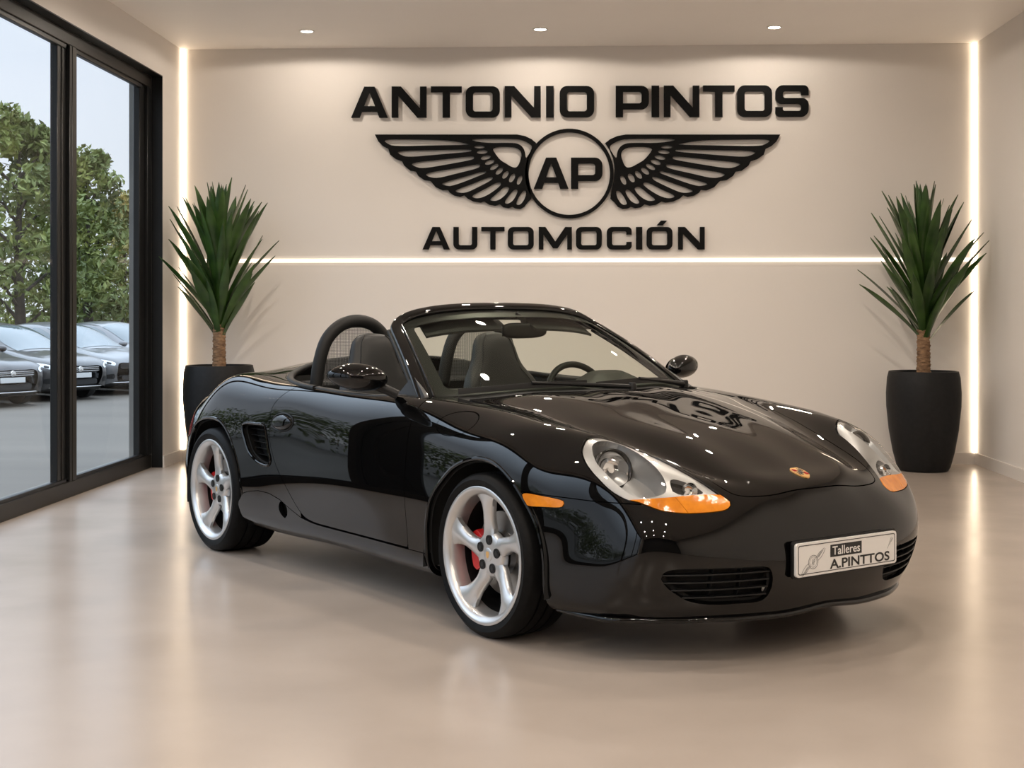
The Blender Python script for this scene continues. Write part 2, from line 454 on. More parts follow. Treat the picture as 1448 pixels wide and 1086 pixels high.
def sdf(P2, poly):
    """signed distance to a closed 2D polygon, positive inside"""
    P2 = np.asarray(P2, float); Q = np.asarray(poly, float); A = Q; B = np.roll(Q, -1, 0)
    best = np.full(len(P2), 1e9); ins = np.zeros(len(P2), bool)
    for a, b in zip(A, B):
        d = b-a; L = d@d
        if L < 1e-14: continue
        w = P2-a; t = np.clip(w@d/L, 0, 1); best = np.minimum(best, np.hypot(*(w-t[:, None]*d).T))
        c = (a[1] > P2[:, 1]) != (b[1] > P2[:, 1])
        with np.errstate(divide='ignore', invalid='ignore'):
            xx = a[0]+(P2[:, 1]-a[1])*d[0]/(d[1] if abs(d[1]) > 1e-12 else 1e-12)
        ins ^= c & (P2[:, 0] < xx)
    return np.where(ins, best, -best)

_P, _N, _TV = body_grid()
_F = []
for i in range(NT-1):
    for j in range(NV-1):
        a = i*NV+j; _F.append((a, a+NV, a+NV+1, a+1))
BODY = PM(np.hstack([_P, _N, _TV]), _F)
# ------------------------------------------------------------------ the car, panel by panel
CAR_LOC, CAR_RZ = (-.39524511, 6.78857903, 0), -.9054824383
car = empty('sports_car', CAR_LOC, CAR_RZ, 'glossy black two-seat roadster with open top and silver five-spoke wheels', 'car')
GAP = .0018
fx = lambda A: A[:, 0]
fw = lambda A: np.abs(A[:, 1])
fz = lambda A: A[:, 2]
fv = lambda A: A[:, 7]
xz = lambda A: A[:, [0, 2]]
xw = lambda A: np.stack([A[:, 0], np.abs(A[:, 1])], 1)
def lerpf(x, pts):
    p = np.array(pts); return np.interp(x, p[:, 0], p[:, 1])

POLY_HOOD = chaikin([(.93,-.35),(.915,0),(.885,.25),(.83,.45),(.755,.60),(.74,.635),(.80,.645),(1.0,.632),(1.2,.605),(1.4,.562),(1.6,.502),(1.74,.465),(1.84,.436),(1.93,.41),(2.0,.388),(2.03,.36),(2.052,.30),(2.064,.2),(2.068,0),(2.068,-.35)], 2)
_l3 = [(1.598,.635,.771),(1.585,.676,.768),(1.602,.711,.750),(1.621,.735,.729),(1.655,.752,.702),(1.699,.758,.668),(1.74,.753,.637),(1.782,.743,.606),(1.824,.728,.585),(1.858,.713,.573),(1.888,.694,.567),(1.918,.676,.557),(1.949,.648,.543),(1.988,.583,.533),(2.012,.526,.532),(2.033,.471,.534),(2.044,.435,.539),(2.044,.412,.550),(2.034,.402,.563),(2.010,.412,.579),(1.968,.430,.607),(1.935,.442,.627),(1.90,.458,.648),(1.86,.480,.675),(1.81,.506,.705),(1.76,.528,.727),(1.70,.552,.748),(1.645,.588,.763)]
_LD = Vector((.60, -.45, .66)).normalized(); _E1 = _LD.cross(Vector((0, 0, 1))).normalized(); _E2 = _E1.cross(_LD)
_E1, _E2, _LDn = np.array(_E1), np.array(_E2), np.array(_LD)
def ob(P):
    P = np.asarray(P, float); Q = np.stack([P[:, 0], -np.abs(P[:, 1]), P[:, 2]], 1); return np.stack([Q@_E1, Q@_E2], 1)
POLY_LAMP = catmull(ob(_l3), 4, True)
POLY_AMBER = catmull(ob([(1.855,.715,.576),(1.882,.69,.577),(1.912,.66,.582),(1.941,.602,.585),(1.967,.512,.589),(1.998,.426,.587),(2.03,.38,.58)]), 4)+[tuple(q) for q in ob([(2.12,.36,.5),(2.1,.6,.45),(1.95,.75,.45),(1.84,.76,.52)])]
POLY_CHAMBER = catmull(ob([(1.646,.709,.738),(1.628,.69,.753),(1.626,.659,.762),(1.64,.625,.762),(1.675,.598,.754),(1.735,.585,.736),(1.80,.577,.708),(1.855,.572,.673),(1.893,.577,.641),(1.918,.592,.611),(1.922,.613,.597),(1.913,.645,.590),(1.895,.676,.585),(1.865,.699,.590),(1.827,.714,.609),(1.782,.726,.639),(1.738,.734,.67),(1.695,.733,.7)]), 4, True)
POLY_FOG = chaikin([tuple(q) for q in ob([(1.892,.556,.648),(1.905,.52,.641),(1.938,.48,.622),(1.975,.462,.598),(1.972,.49,.596),(1.942,.578,.596),(1.917,.572,.621)])], 2)
POLY_ARCHF = catmull([(.79,.10),(.79,.264),(.806,.37),(.862,.495),(.947,.578),(1.008,.622),(1.098,.657),(1.189,.671),(1.281,.661),(1.385,.612),(1.455,.548),(1.527,.45),(1.556,.347),(1.556,.188),(1.555,.10)], 5)
POLY_ARCHR = catmull([(-1.595,.08),(-1.602,.30),(-1.580,.45),(-1.525,.57),(-1.45,.632),(-1.348,.666),(-1.219,.681),(-1.103,.665),(-1.01,.618),(-.94,.549),(-.888,.455),(-.868,.344),(-.862,.25),(-.86,.08)], 5)
POLY_DOOR = catmull([(.651,.262),(.30,.262),(-.05,.263),(-.18,.266),(-.27,.282),(-.34,.325)], 5)[:-1]+catmull([(-.34,.325),(-.40,.38),(-.523,.506),(-.575,.60),(-.592,.696),(-.583,.77),(-.535,.82),(-.47,.862),(-.42,.90)], 5)+[(-.40, 1.0), (.648, 1.0), (.650, .6)]
POLY_INTAKE = catmull([(-.852,.666),(-.815,.678),(-.726,.681),(-.640,.676),(-.618,.64),(-.590,.568),(-.570,.512),(-.588,.491),(-.648,.490),(-.713,.505),(-.78,.542),(-.821,.597),(-.846,.633)], 5, True)
POLY_FUEL = [(.945+.115*math.cos(a)*1.0, .7845+.046*math.sin(a)+.004*math.cos(a)) for a in np.linspace(0, 2*math.pi, 41)[:-1]]
POLY_MARK = chaikin([(1.444,.573),(1.54,.568),(1.636,.560),(1.640,.545),(1.634,.531),(1.55,.528),(1.478,.523),(1.466,.540)], 2)
POLY_GRILLE = catmull([(.671,.322),(.662,.339),(.641,.348),(.531,.350),(.421,.348),(.318,.342),(.300,.325),(.292,.267),(.304,.235),(.327,.221),(.416,.218),(.504,.219),(.573,.233),(.619,.261),(.654,.29)], 4, True)
POLY_COCKPIT = catmull([(.835,-.2),(.835,0),(.81,.2),(.74,.45),(.64,.63),(.56,.715),(.47,.755),(.3,.783),(0,.79),(-.3,.787),(-.5,.77),(-.70,.715),(-.85,.625),(-.95,.49),(-1.0,.3),(-1.012,0),(-1.0,-.2)], 6)
SEAM = [(1.3,.574),(1.44,.574),(1.636,.568),(1.74,.563),(1.88,.562),(2.2,.562)]
SKIRT = [(-.9,.318),(-.80,.345),(-.70,.358),(-.60,.355),(-.5,.335),(-.40,.300),(-.30,.272),(-.2,.260),(-.1,.257),(.65,.256),(.9,.256)]
DECK = [(-2.2,.60),(-1.75,.66),(-1.5,.70),(-1.2,.722),(-.95,.742),(-.7,.772),(-.47,.80),(-.3,.80)]

hood_in = lambda A: np.where(fv(A) > .42, sdf(xw(A), POLY_HOOD), -1)
lamp_in = lambda A: np.where((fx(A) > 1.45) & (fx(A) < 2.1) & (fv(A) > .3), sdf(ob(A[:, :3]), POLY_LAMP), -1)
amber_in = lambda A: sdf(ob(A[:, :3]), POLY_AMBER)
chamber_in = lambda A: sdf(ob(A[:, :3]), POLY_CHAMBER)
fog_in = lambda A: sdf(ob(A[:, :3]), POLY_FOG)
archf_in = lambda A: np.where(fv(A) < .45, sdf(xz(A), POLY_ARCHF), -1)
archr_in = lambda A: np.where(fv(A) < .45, sdf(xz(A), POLY_ARCHR), -1)
door_in = lambda A: sdf(xz(A), POLY_DOOR)
intake_in = lambda A: np.where(fv(A) < .5, sdf(xz(A), POLY_INTAKE), -1)
fuel_in = lambda A: np.where(fv(A) < .56, sdf(xz(A), POLY_FUEL), -1)
mark_in = lambda A: np.where(fv(A) < .45, sdf(xz(A), POLY_MARK), -1)
grille_in = lambda A: np.where(fx(A) > 1.7, sdf(np.stack([fw(A), fz(A)], 1), POLY_GRILLE), -1)
cock_in = lambda A: np.where(fv(A) > .44, sdf(xw(A), POLY_COCKPIT), -1)

B0 = BODY
def cut(pm, *fs):
    for f in fs: pm = pm.clip(f(pm.A))
    return pm
def sub(f, g=GAP): return lambda A: -f(A)-g
def ins(f, g=GAP): return lambda A: f(A)-g
def pair(name, pm, mat, flange=.012, label=None, parent=None):
    a = pm.build(name, mat, parent or car, flange); b = pm.mirrored().build(name, mat, parent or car, flange)
    return a, b

front = B0.clip(fx(B0.A)-.45)
front = cut(front, lambda A: -sdf(xw(A), [(.3,-.1),(.3,.9),(.4,.9),(.4,-.1)]))
hood = cut(B0.clip(fx(B0.A)-.6), ins(hood_in), sub(lamp_in))
hood.both().build('bonnet', M['paint'], car)
bumper = cut(B0.clip(fx(B0.A)-1.3), sub(lambda A: np.where((fx(A) < 1.97), fz(A)-lerpf(fx(A), SEAM), -1.), 0.), sub(hood_in), sub(lamp_in), sub(archf_in, 0), sub(grille_in, 0), sub(mark_in, .0008))
bumper = cut(bumper, lambda A: np.where(fx(A) < 1.97, lerpf(fx(A), SEAM)-GAP-fz(A), 1.))
front_bumper = bumper.both().build('front_bumper', M['paint'], car, flange=.02)
cowl_w = lambda A: np.where(fx(A) < 1.0, .652-fw(A), -1.)
fender = cut(B0.clip(fx(B0.A)-.652), lambda A: 1.975-fx(A), lambda A: fz(A)-lerpf(fx(A), SEAM)*(fx(A) > 1.3)-lerpf(fx(A), SKIRT)*(fx(A) <= 1.3)-GAP, sub(hood_in), sub(lamp_in), sub(archf_in, 0), sub(cock_in, 0), lambda A: -cowl_w(A)-.001, sub(fuel_in))
pair('front_wing', fender, M['paint'], .016)
flap = cut(B0.clip(fx(B0.A)-.7), lambda A: 1.2-fx(A), lambda A: .58-fv(A), ins(fuel_in, .0012))
flap.build('fuel_flap', M['paint'], car, .012)
cowl = cut(B0.clip(fx(B0.A)-.5), lambda A: 1.0-fx(A), sub(hood_in), sub(cock_in, 0), cowl_w)
cowl.both().offset(-.004).build('cowl_panel', M['trim'], car, .01)
door = cut(B0.clip(fx(B0.A)+.7), lambda A: .7-fx(A), ins(door_in), sub(cock_in, 0))
DOOR_R, DOOR_L = pair('door', door, M['paint'], .02)
def skirt_bulge(pm):
    A = pm.A.copy(); x, z = A[:, 0], A[:, 2]
    k = np.clip((-.12-x)/.42, 0, 1); k = k*k*(3-2*k); h = np.clip((lerpf(x, SKIRT)-z)/.05, 0, 1); h = h*h*(3-2*h)
    A[:, 1] -= .030*k*h*np.sign(-A[:, 1]+1e-9); return PM(A, pm.F)
inlet = lambda A: sdf(xz(A), chaikin([(-.505,.325),(-.47,.332),(-.425,.30),(-.40,.258),(-.425,.255),(-.47,.285)], 2))
skirt = cut(B0.clip(fx(B0.A)+.9), lambda A: .95-fx(A), lambda A: lerpf(fx(A), SKIRT)-GAP-fz(A), lambda A: .3-fv(A), sub(archf_in, 0), sub(archr_in, 0), sub(inlet, 0))
pair('side_skirt', skirt_bulge(skirt), M['paint'], .025)
deck_w = lambda A: np.where(fx(A) < -.35, lerpf(fx(A), DECK)-fw(A), -1.)*np.where(fv(A) > .45, 1, 0)-np.where(fv(A) > .45, 0, 1)
deck = cut(B0.clip(-.44-fx(B0.A)), lambda A: fv(A)-.44, lambda A: fx(A)+1.70, ins(deck_w), sub(cock_in, 0))
deck.both().build('soft_top_cover', M['paint'], car)
behind = lambda A: np.where(fx(A) < -1.2, .50-fz(A), -1.)
quarter = cut(B0.clip(-.30-fx(B0.A)), sub(door_in), lambda A: np.where(fx(A) > -.62, fv(A)*0+1, 1.), sub(deck_w, .0), sub(archr_in, 0), sub(intake_in, 0), sub(cock_in, 0), lambda A: np.where(fx(A) > -.95, fz(A)-lerpf(fx(A), SKIRT)-GAP, 1.), sub(behind))
TAIL = chaikin([(-1.60,.60),(-1.68,.665),(-1.80,.70),(-2.0,.70),(-2.0,.60),(-1.9,.56),(-1.72,.545),(-1.64,.56)], 2)
tail_in = lambda A: sdf(xz(A), TAIL)*np.where(fw(A) > .45, 1, -1)
quarter = cut(quarter, sub(tail_in))
pair('rear_wing', quarter, M['paint'], .014)
tail = cut(B0.clip(-1.5-fx(B0.A)), ins(tail_in), lambda A: fw(A)-.46)
for o in pair('tail_lamp', tail, M['red_lens'], .02): o['label'] = 'red tail lamp'
rb = cut(B0.clip(-1.2-fx(B0.A)), ins(behind), sub(archr_in, 0))
rb.both().build('rear_bumper', M['paint'], car, .02)

# dark inner shell behind the gaps, wheel houses, floor pan
shell = cut(B0, sub(archf_in, -.012), sub(archr_in, -.012), sub(cock_in, -.012), sub(intake_in, -.01), sub(grille_in, -.01), sub(inlet, -.01), sub(lamp_in, .0))
shell.both().offset(-.021).build('inner_shell', M['matte'], car, 0)
def wheel_house(poly, y0, y1):
    m = MB(); P = [(x, max(z, .19)) for x, z in poly]; cxm = sum(p[0] for p in P)/len(P)
    Q = [(x+(x-cxm)*.05, z+.012) for x, z in P]; n = len(Q)
    V = [(x, y0, z) for x, z in Q]+[(x, y1, z) for x, z in Q]+[(cxm, y1, .19)]
    F = [(i, i+1, n+i+1, n+i) for i in range(n-1)]+[(n+i, n+i+1, 2*n) for i in range(n-1)]
    return m.add(V, F)
for sg in (-1, 1):
    for poly in (POLY_ARCHF, POLY_ARCHR):
        wheel_house(poly, sg*.868, sg*.50).build('wheel_house_liner', M['matte'], car)
MB().rbox((-1.9, -.52, .17), (1.62, .52, .215), .02).rbox((-.80, -.70, .17), (.78, .70, .215), .02).build('floor_pan', M['matte'], car)

# rolled wheel-arch lips
def side_w(x, z):
    """half width of the body side at (x, z)"""
    S = SIDEPTS; d = (S[:, 0]-x)**2+(S[:, 2]-z)**2; k = np.argsort(d)[:4]; wt = 1/(d[k]+1e-8); return float((np.abs(S[k, 1])*wt).sum()/wt.sum())
SIDEPTS = B0.A[(B0.A[:, 7] < .46)][:, :3]
for poly in (POLY_ARCHF, POLY_ARCHR):
    for sg in (-1, 1):
        pts = [(x, sg*(side_w(x, z)-.004), z) for x, z in poly if z > .19]
        MB().tube(pts, .009, 8).build('arch_lip', M['paint'], car)

# grilles in the bumper
def front_x(w, z):
    S = FRONTPTS; d = (np.abs(S[:, 1])-w)**2+(S[:, 2]-z)**2; k = np.argsort(d)[:4]; wt = 1/(d[k]+1e-8); return float((S[k, 0]*wt).sum()/wt.sum())
FRONTPTS = B0.A[(B0.A[:, 0] > 1.75) & (B0.A[:, 2] < .56)][:, :3]
for sg in (-1, 1):
    back = MB(); ws = np.linspace(.27, .69, 18)
    V = [(front_x(w, z)-.06, sg*w, z) for w in ws for z in (.20, .37)]
    back.add(V, [(2*i, 2*i+1, 2*i+3, 2*i+2) for i in range(17)])
    g = back.build('bumper_grille', M['matte'], car)
    for z in (.245, .272, .299, .326):
        lo = .30 if z > .24 else .33; hi = {.245: .585, .272: .625, .299: .65, .326: .668}[z]
        m = MB(); pts = [(front_x(w, z)-.022, sg*w, z) for w in np.linspace(lo, hi, 16)]
        Vv, Ff = sweep_geo(pts, rrect(.03, .006, .0028, 2)); m.add(Vv, Ff).build('grille_bar', M['trim'], g)
    for w in (.40, .50):
        m = MB(); Vv, Ff = sweep_geo([(front_x(w, z)-.035, sg*w, z) for z in (.21, .28, .355)], rrect(.006, .02, .0028, 2)); m.add(Vv, Ff).build('grille_post', M['trim'], g)
    # amber side marker
    mk = cut(B0.clip(fx(B0.A)-1.4), lambda A: 1.7-fx(A), ins(mark_in, .0012))
    if sg > 0: mk = mk.mirrored()
    o = mk.offset(.003).build('side_marker_lamp', M['amber'], car, .012); o['label'] = 'amber side marker lamp'
    # side intake
    iv = MB(); P = POLY_INTAKE
    V = [(x, sg*(side_w(x, z)-.075), z) for x, z in P]; V.append((-.71, sg*.80, .59)); n = len(P)
    it = iv.add(V, [(i, (i+1) % n, n) for i in range(n)]).build('side_intake', M['matte'], car)
    m = MB(); V = [(x, sg*(side_w(x, z)+.001), z) for x, z in P]+[(x, sg*(side_w(x, z)-.075), z) for x, z in P]
    m.add(V, [(i, (i+1) % n, n+(i+1) % n, n+i) for i in range(n)]).build('duct_wall', M['trim'], it)
    MB().tube([(x, sg*(side_w(x, z)+.001), z) for x, z in P], .0065, 8, True).build('intake_surround', M['paint'], it)
    for z in (.53, .56, .59, .62, .65):
        xs = [x for x, zz in P if abs(zz-z) < .02]
        a, b = min(xs)+.008, max(xs)-.008
        MB().box((a, min(sg*.86, sg*.84), z-.002), (b, max(sg*.86, sg*.84), z+.002)).build('intake_slat', M['trim'], it)

# oval door handles
for sg, dr in ((-1, DOOR_R), (1, DOOR_L)):
    m = MB(); V = []; F = []; n = 36
    cx_, cz_ = -.463, .703
    ring = [(cx_+.094*math.cos(a), cz_+.037*math.sin(a)+.006*math.cos(a)) for a in np.linspace(0, 2*math.pi, n+1)[:-1]]
    levels = [(1., .0), (.97, .006), (.88, .013), (.7, .018), (.45, .021), (.15, .022)]
    for s, h in levels:
        for x, z in ring: X, Z = cx_+(x-cx_)*s, cz_+(z-cz_)*s; V.append((X, sg*(side_w(X, Z)+h), Z))
    for l in range(len(levels)-1):
        for i in range(n): F.append((l*n+i, l*n+(i+1) % n, (l+1)*n+(i+1) % n, (l+1)*n+i))
    F.append(tuple(range((len(levels)-1)*n, len(levels)*n)))
    h = m.add(V, F).build('door_handle', M['paint'], dr)
    MB().tube([(cx_+(x-cx_)*1.10, sg*(side_w(x, z)+.0005), cz_+(z-cz_)*1.14) for x, z in ring], .0042, 6, True).build('handle_surround', M['seal'], h)
# ------------------------------------------------------------------ head lamps
def bowl(c, d, r, depth, n=40, lip=.012):
    d = Vector(d).normalized(); up = Vector((0, 0, 1)); s = d.cross(up).normalized(); u = s.cross(d)
    prof = [(r, lip), (r, 0)]+[(r*math.cos(a)**.8, -depth*math.sin(a)) for a in np.linspace(.08, math.pi/2-.02, 10)]
    V, F = lathe_geo(prof, n); c = Vector(c)
    return [tuple(c+s*x+u*y+d*z) for x, y, z in V], F
def ringgeo(c, d, r0, r1, h0, h1, n=48):
    d = Vector(d).normalized(); up = Vector((0, 0, 1)); s = d.cross(up).normalized(); u = s.cross(d)
    V, F = lathe_geo([(r0, h0), (r0, h1), (r1, h1), (r1, h0), (r0, h0)], n); c = Vector(c)
    return [tuple(c+s*x+u*y+d*z) for x, y, z in V], F

LB = cut(B0.clip(fx(B0.A)-1.4), ins(lamp_in, .002))
for sg in (-1, 1):
    hl = empty('headlamp', parent=car); hl.location = (0, 0, 0)
    mir = (lambda p: p) if sg < 0 else (lambda p: p.mirrored())
    mp = (lambda V: V) if sg < 0 else (lambda V: [(x, -y, z) for x, y, z in V])
    mir(cut(LB, lambda A: -amber_in(A)-.0006)).build('lens', M['lens'], hl, 0)
    am = cut(LB, lambda A: amber_in(A)-.0006)
    for k, (a, b) in enumerate(((-1, .0007), (1, .0007))):
        dv = lambda A: a*(fw(A)-(.585+(fx(A)-1.944)*-.40))-b
        o = mir(cut(am, dv)).build('indicator_lens', M['amber'], hl, .016); o['label'] = 'amber indicator lens'
    body_ = cut(LB, lambda A: -amber_in(A)-.0006)
    mir(cut(body_, sub(chamber_in, 0), sub(fog_in, 0)).offset(-.009)).build('bezel', M['bezel'], hl, .02)
    mir(cut(cut(B0.clip(fx(B0.A)-1.4), lambda A: chamber_in(A)+.004), lambda A: lamp_in(A)+.001).offset(-.100)).build('lamp_housing', M['lampgrey'], hl, 0)
    # wall between the bezel and the housing
    ch = cut(B0.clip(fx(B0.A)-1.4), lambda A: chamber_in(A)); E = ch.boundary()
    V = [tuple(q) for q in (ch.A[:, :3]-ch.A[:, 3:6]*.009)]+[tuple(q) for q in (ch.A[:, :3]-ch.A[:, 3:6]*.100)]; n0 = len(ch.A)
    used = sorted({i for e in E for i in e}); rm = {q: i for i, q in enumerate(used)}; k0 = len(used)
    VV = [V[q] for q in used]+[V[q+n0] for q in used]
    mesh_obj('housing_wall', mp(VV), [(rm[a], rm[b], rm[b]+k0, rm[a]+k0) for a, b in E], M['lampgrey'], hl)
    dirn = (.93, -.18, .30)
    Vb, Fb = bowl((1.704, -.658, .664), dirn, .066, .05, lip=.004); mesh_obj('main_reflector', mp(Vb), Fb, M['reflector'], hl)
    Vb, Fb = ringgeo((1.704, -.658, .664), dirn, .065, .0725, -.045, .012); mesh_obj('reflector_ring', mp(Vb), Fb, M['gloss'], hl)
    m = MB(); Vb, Fb = ringgeo((1.704, -.658, .664), dirn, .0, .012, -.04, -.014, 24); m.add(mp(Vb), Fb).build('bulb_shield', M['chrome'], hl)
    fg = mir(cut(LB, fog_in).offset(-.028)).build('fog_lamp_glass', M['gloss'], hl, 0)
    Vb, Fb = bowl((1.945, -.515, .600), (.95, -.1, .2), .028, .02, 24); mesh_obj('fog_reflector', mp(Vb), Fb, M['reflector'], hl)
    # rubber line round the lamp
    bd = [B0.A[np.argmin(((B0.A[:, 0]-p[0])**2+(np.abs(B0.A[:, 1])-p[1])**2+(B0.A[:, 2]-p[2])**2))][:3] for p in _l3]
    backp = cut(B0.clip(fx(B0.A)-1.4), lambda A: lamp_in(A)+.004).offset(-.115)
    mir(backp).build('lamp_back', M['matte'], hl, 0)

# ------------------------------------------------------------------ windscreen and frame
def ws_bot(s): return np.array([.835-.270*abs(s)**2.2, .735*s, .885-.020*s*s])
def ws_top(s):
    a = abs(s); return np.array([.090-.045*a**2.5, .575*s, 1.244-.018*a**2-.050*a**4])
def ws_pt(s, q, off=0.):
    b, t = ws_bot(s), ws_top(s); p = b*(1-q)+t*q
    bulge = .028*math.sin(math.pi*q)*(1-.5*s*s)
    n = np.array([.42, 0, .9]); n[1] = .28*s; n /= np.linalg.norm(n)
    return p+n*(bulge+off)
def ws_grid(s0, s1, q0, q1, ns, nq, off):
    V = [tuple(ws_pt(s, q, off)) for s in np.linspace(s0, s1, ns) for q in np.linspace(q0, q1, nq)]
    F = [(i*nq+j, (i+1)*nq+j, (i+1)*nq+j+1, i*nq+j+1) for i in range(ns-1) for j in range(nq-1)]
    return V, F
def ws_round(s, q, r=.12):
    return s, q
wsf = empty('windscreen', parent=car)
V, F = ws_grid(-.955, .955, .02, .955, 40, 24, 0.)
mesh_obj('windscreen_glass', V, F, M['wsglass'], wsf)
# printed dark border on the inside of the glass, an even strip with rounded inner corners
def border(s_in, q_lo, q_hi, off):
    sq = rrect(2*s_in, q_hi-q_lo, .09, 8, 0, (q_lo+q_hi)/2)
    inner = []
    for s, q in sq: inner.append((s, q))
    out = []
    for s, q in inner:
        a = math.atan2((q-.49)/.5, s)
        k = 1/max(abs(math.cos(a))/.965, abs(math.sin(a))/.965)
        out.append((k*math.cos(a), .49+.5*k*math.sin(a)))
    n = len(inner); V = []
    for loop in (inner, out): V += [tuple(ws_pt(max(-.97, min(.97, s)), max(0, min(.97, q)), off)) for s, q in loop]
    return V, [(i, (i+1) % n, n+(i+1) % n, n+i) for i in range(n)]
def dense(loop, n=6):
    o = []
    for i in range(len(loop)):
        a, b = np.array(loop[i]), np.array(loop[(i+1) % len(loop)]); d = np.linalg.norm(b-a); m = max(1, int(d/.06))
        o += [tuple(a+(b-a)*k/m) for k in range(m)]
    return o
_rr = rrect
def border(s_in, q_lo, q_hi, off):
    inner = dense(_rr(2*s_in, q_hi-q_lo, .06, 8, 0, (q_lo+q_hi)/2)); out = []
    cq = (q_lo+q_hi)/2
    for s, q in inner:
        u, v = s/s_in, (q-cq)/((q_hi-q_lo)/2); k = 1/max(abs(u), abs(v)); out.append((u*k*.975, cq+v*k*(.985-cq) if v > 0 else cq+v*k*cq))
    n = len(inner); V = [tuple(ws_pt(s, q, off)) for s, q in inner]+[tuple(ws_pt(s, max(0, q), off)) for s, q in out]
    return V, [(i, (i+1) % n, n+(i+1) % n, n+i) for i in range(n)]
V, F = border(.885, .075, .865, -.006)
mesh_obj('black_border', V, F, M['trim'], wsf)
# frame: pillars and header swept round the glass
path = [tuple(ws_pt(-1, q, -.008)) for q in np.linspace(-.03, .86, 14)]
path += [tuple(ws_pt(-1+.010, .925, -.008)), tuple(ws_pt(-.955, .975, -.008)), tuple(ws_pt(-.89, 1.0, -.006))]
path += [tuple(ws_pt(s, 1.005, -.004)) for s in np.linspace(-.80, 0, 12)]
path = path+[(x, -y, z) for x, y, z in path[-2::-1]]
path = catmull(path, 3)
ups = []
for x, y, z in path:
    ups.append((.38, .30*y/.6, .9))
def prof_frame(t):
    return [(a, b) for a, b in rrect(.056, .042, .015, 4)]
Vf, Ff = sweep_geo(path, prof_frame(0), ups=ups)
MB().add(Vf, Ff).build('windscreen_frame', M['paint'], wsf, angle=60)
# bright rubber strip between pillar and glass
st = [tuple(ws_pt(-.955+0.0*q, q, .004)) for q in np.linspace(0.0, .90, 16)]
for sg in (1, -1):
    Vs, Fs = sweep_geo([(x, y*sg, z) for x, y, z in st], rrect(.012, .008, .003, 2), ups=[(.38, .3*sg, .9)]*len(st))
    MB().add(Vs, Fs).build('pillar_strip', M['gloss'], wsf)
    # door-window seal along the back of the pillar and corner sail
    ss = [tuple(np.array(ws_pt(-1, q, -.012))+np.array([-.035, -.006, -.012])) for q in np.linspace(.0, .93, 14)]
    ss = [(x, y*sg, z) for x, y, z in ss]
    Vs, Fs = sweep_geo(ss, rrect(.03, .022, .008, 3)); MB().add(Vs, Fs).build('pillar_seal', M['seal'], wsf)
# inside header trim with sun visors
hv = MB()
V = []; F = []
for i, s in enumerate(np.linspace(-.93, .93, 25)):
    a = np.array(ws_pt(s, .985, -.025)); V += [tuple(a), tuple(a+np.array([-.10, 0, -.020])), tuple(a+np.array([-.10, 0, -.032])), tuple(np.array(ws_pt(s, .90, -.03)))]
for i in range(24):
    for k in range(4): F.append((i*4+k, i*4+(k+1) % 4, i*4+4+(k+1) % 4, i*4+4+k))
hv.add(V, F).build('header_trim', M['leather2'], wsf)
for sg in (-1, 1):
    V = []; F = []
    for s in np.linspace(.16, .80, 12):
        for q, o in ((.955, -.03), (.80, -.045), (.795, -.055), (.95, -.045)): V.append(tuple(ws_pt(s*sg, q, o)))
    for i in range(11):
        for k in range(4): F.append((i*4+k, i*4+(k+1) % 4, i*4+4+(k+1) % 4, i*4+4+k))
    F += [(0, 1, 2, 3), (44, 45, 46, 47)]
    MB().add(V, F).build('sun_visor', M['leather2'], wsf)
# rear-view mirror
rm = MB(); c = Vector((.165, .075, 1.135)); bmx = bmesh.new(); bmesh.ops.create_uvsphere(bmx, u_segments=32, v_segments=16, radius=1)
for v in bmx.verts:
    x, y, z = v.co; e = .62
    f_ = lambda q: math.copysign(abs(q)**e, q)
    v.co = c+Vector((f_(x)*.022, f_(y)*.128, f_(z)*.037*(1-.10*y)))
rm.bm(bmx)
rvm = rm.build('rear_view_mirror', M['trim'], car)
MB().tube([(.165, .075, 1.16), (.17, .06, 1.19), (.155, .03, 1.215)], .013, 10).build('mirror_stalk', M['trim'], rvm)
MB().box((.1425, -.040, 1.108), (.1435, .19, 1.163)).build('mirror_glass', M['mirror'], rvm)

# wipers on the base of the glass
def wiper(s0, q0, s1, q1, piv):
    w = empty('wiper', parent=car)
    pts = [tuple(ws_pt(s0+(s1-s0)*t, q0+(q1-q0)*t+.010*math.sin(math.pi*t), .012)) for t in np.linspace(0, 1, 18)]
    V, F = sweep_geo(pts, [(-.006, -.012), (.006, -.012), (.004, .004), (.002, .012), (-.002, .012), (-.004, .004)]); MB().add(V, F).build('blade', M['seal'], w)
    mid = tuple(ws_pt(s0+(s1-s0)*.52, q0+(q1-q0)*.52+.010, .024)); pv = tuple(ws_pt(*piv, .02))
    arm = catmull([pv, tuple((np.array(pv)*.6+np.array(mid)*.4)+np.array([0, 0, .002])), mid], 8)
    MB().tube(arm, [.013-.006*i/(len(arm)-1) for i in range(len(arm))], 8).build('arm', M['trim'], w)
    MB().lathe([(0, .02), (.014, .02), (.018, .012), (.018, -.02), (0, -.02)], 16, c=pv).build('pivot', M['trim'], w)
wiper(-.84, .022, -.08, .050, (.22, -.02))
wiper(-.02, .030, .70, .055, (.90, -.01))

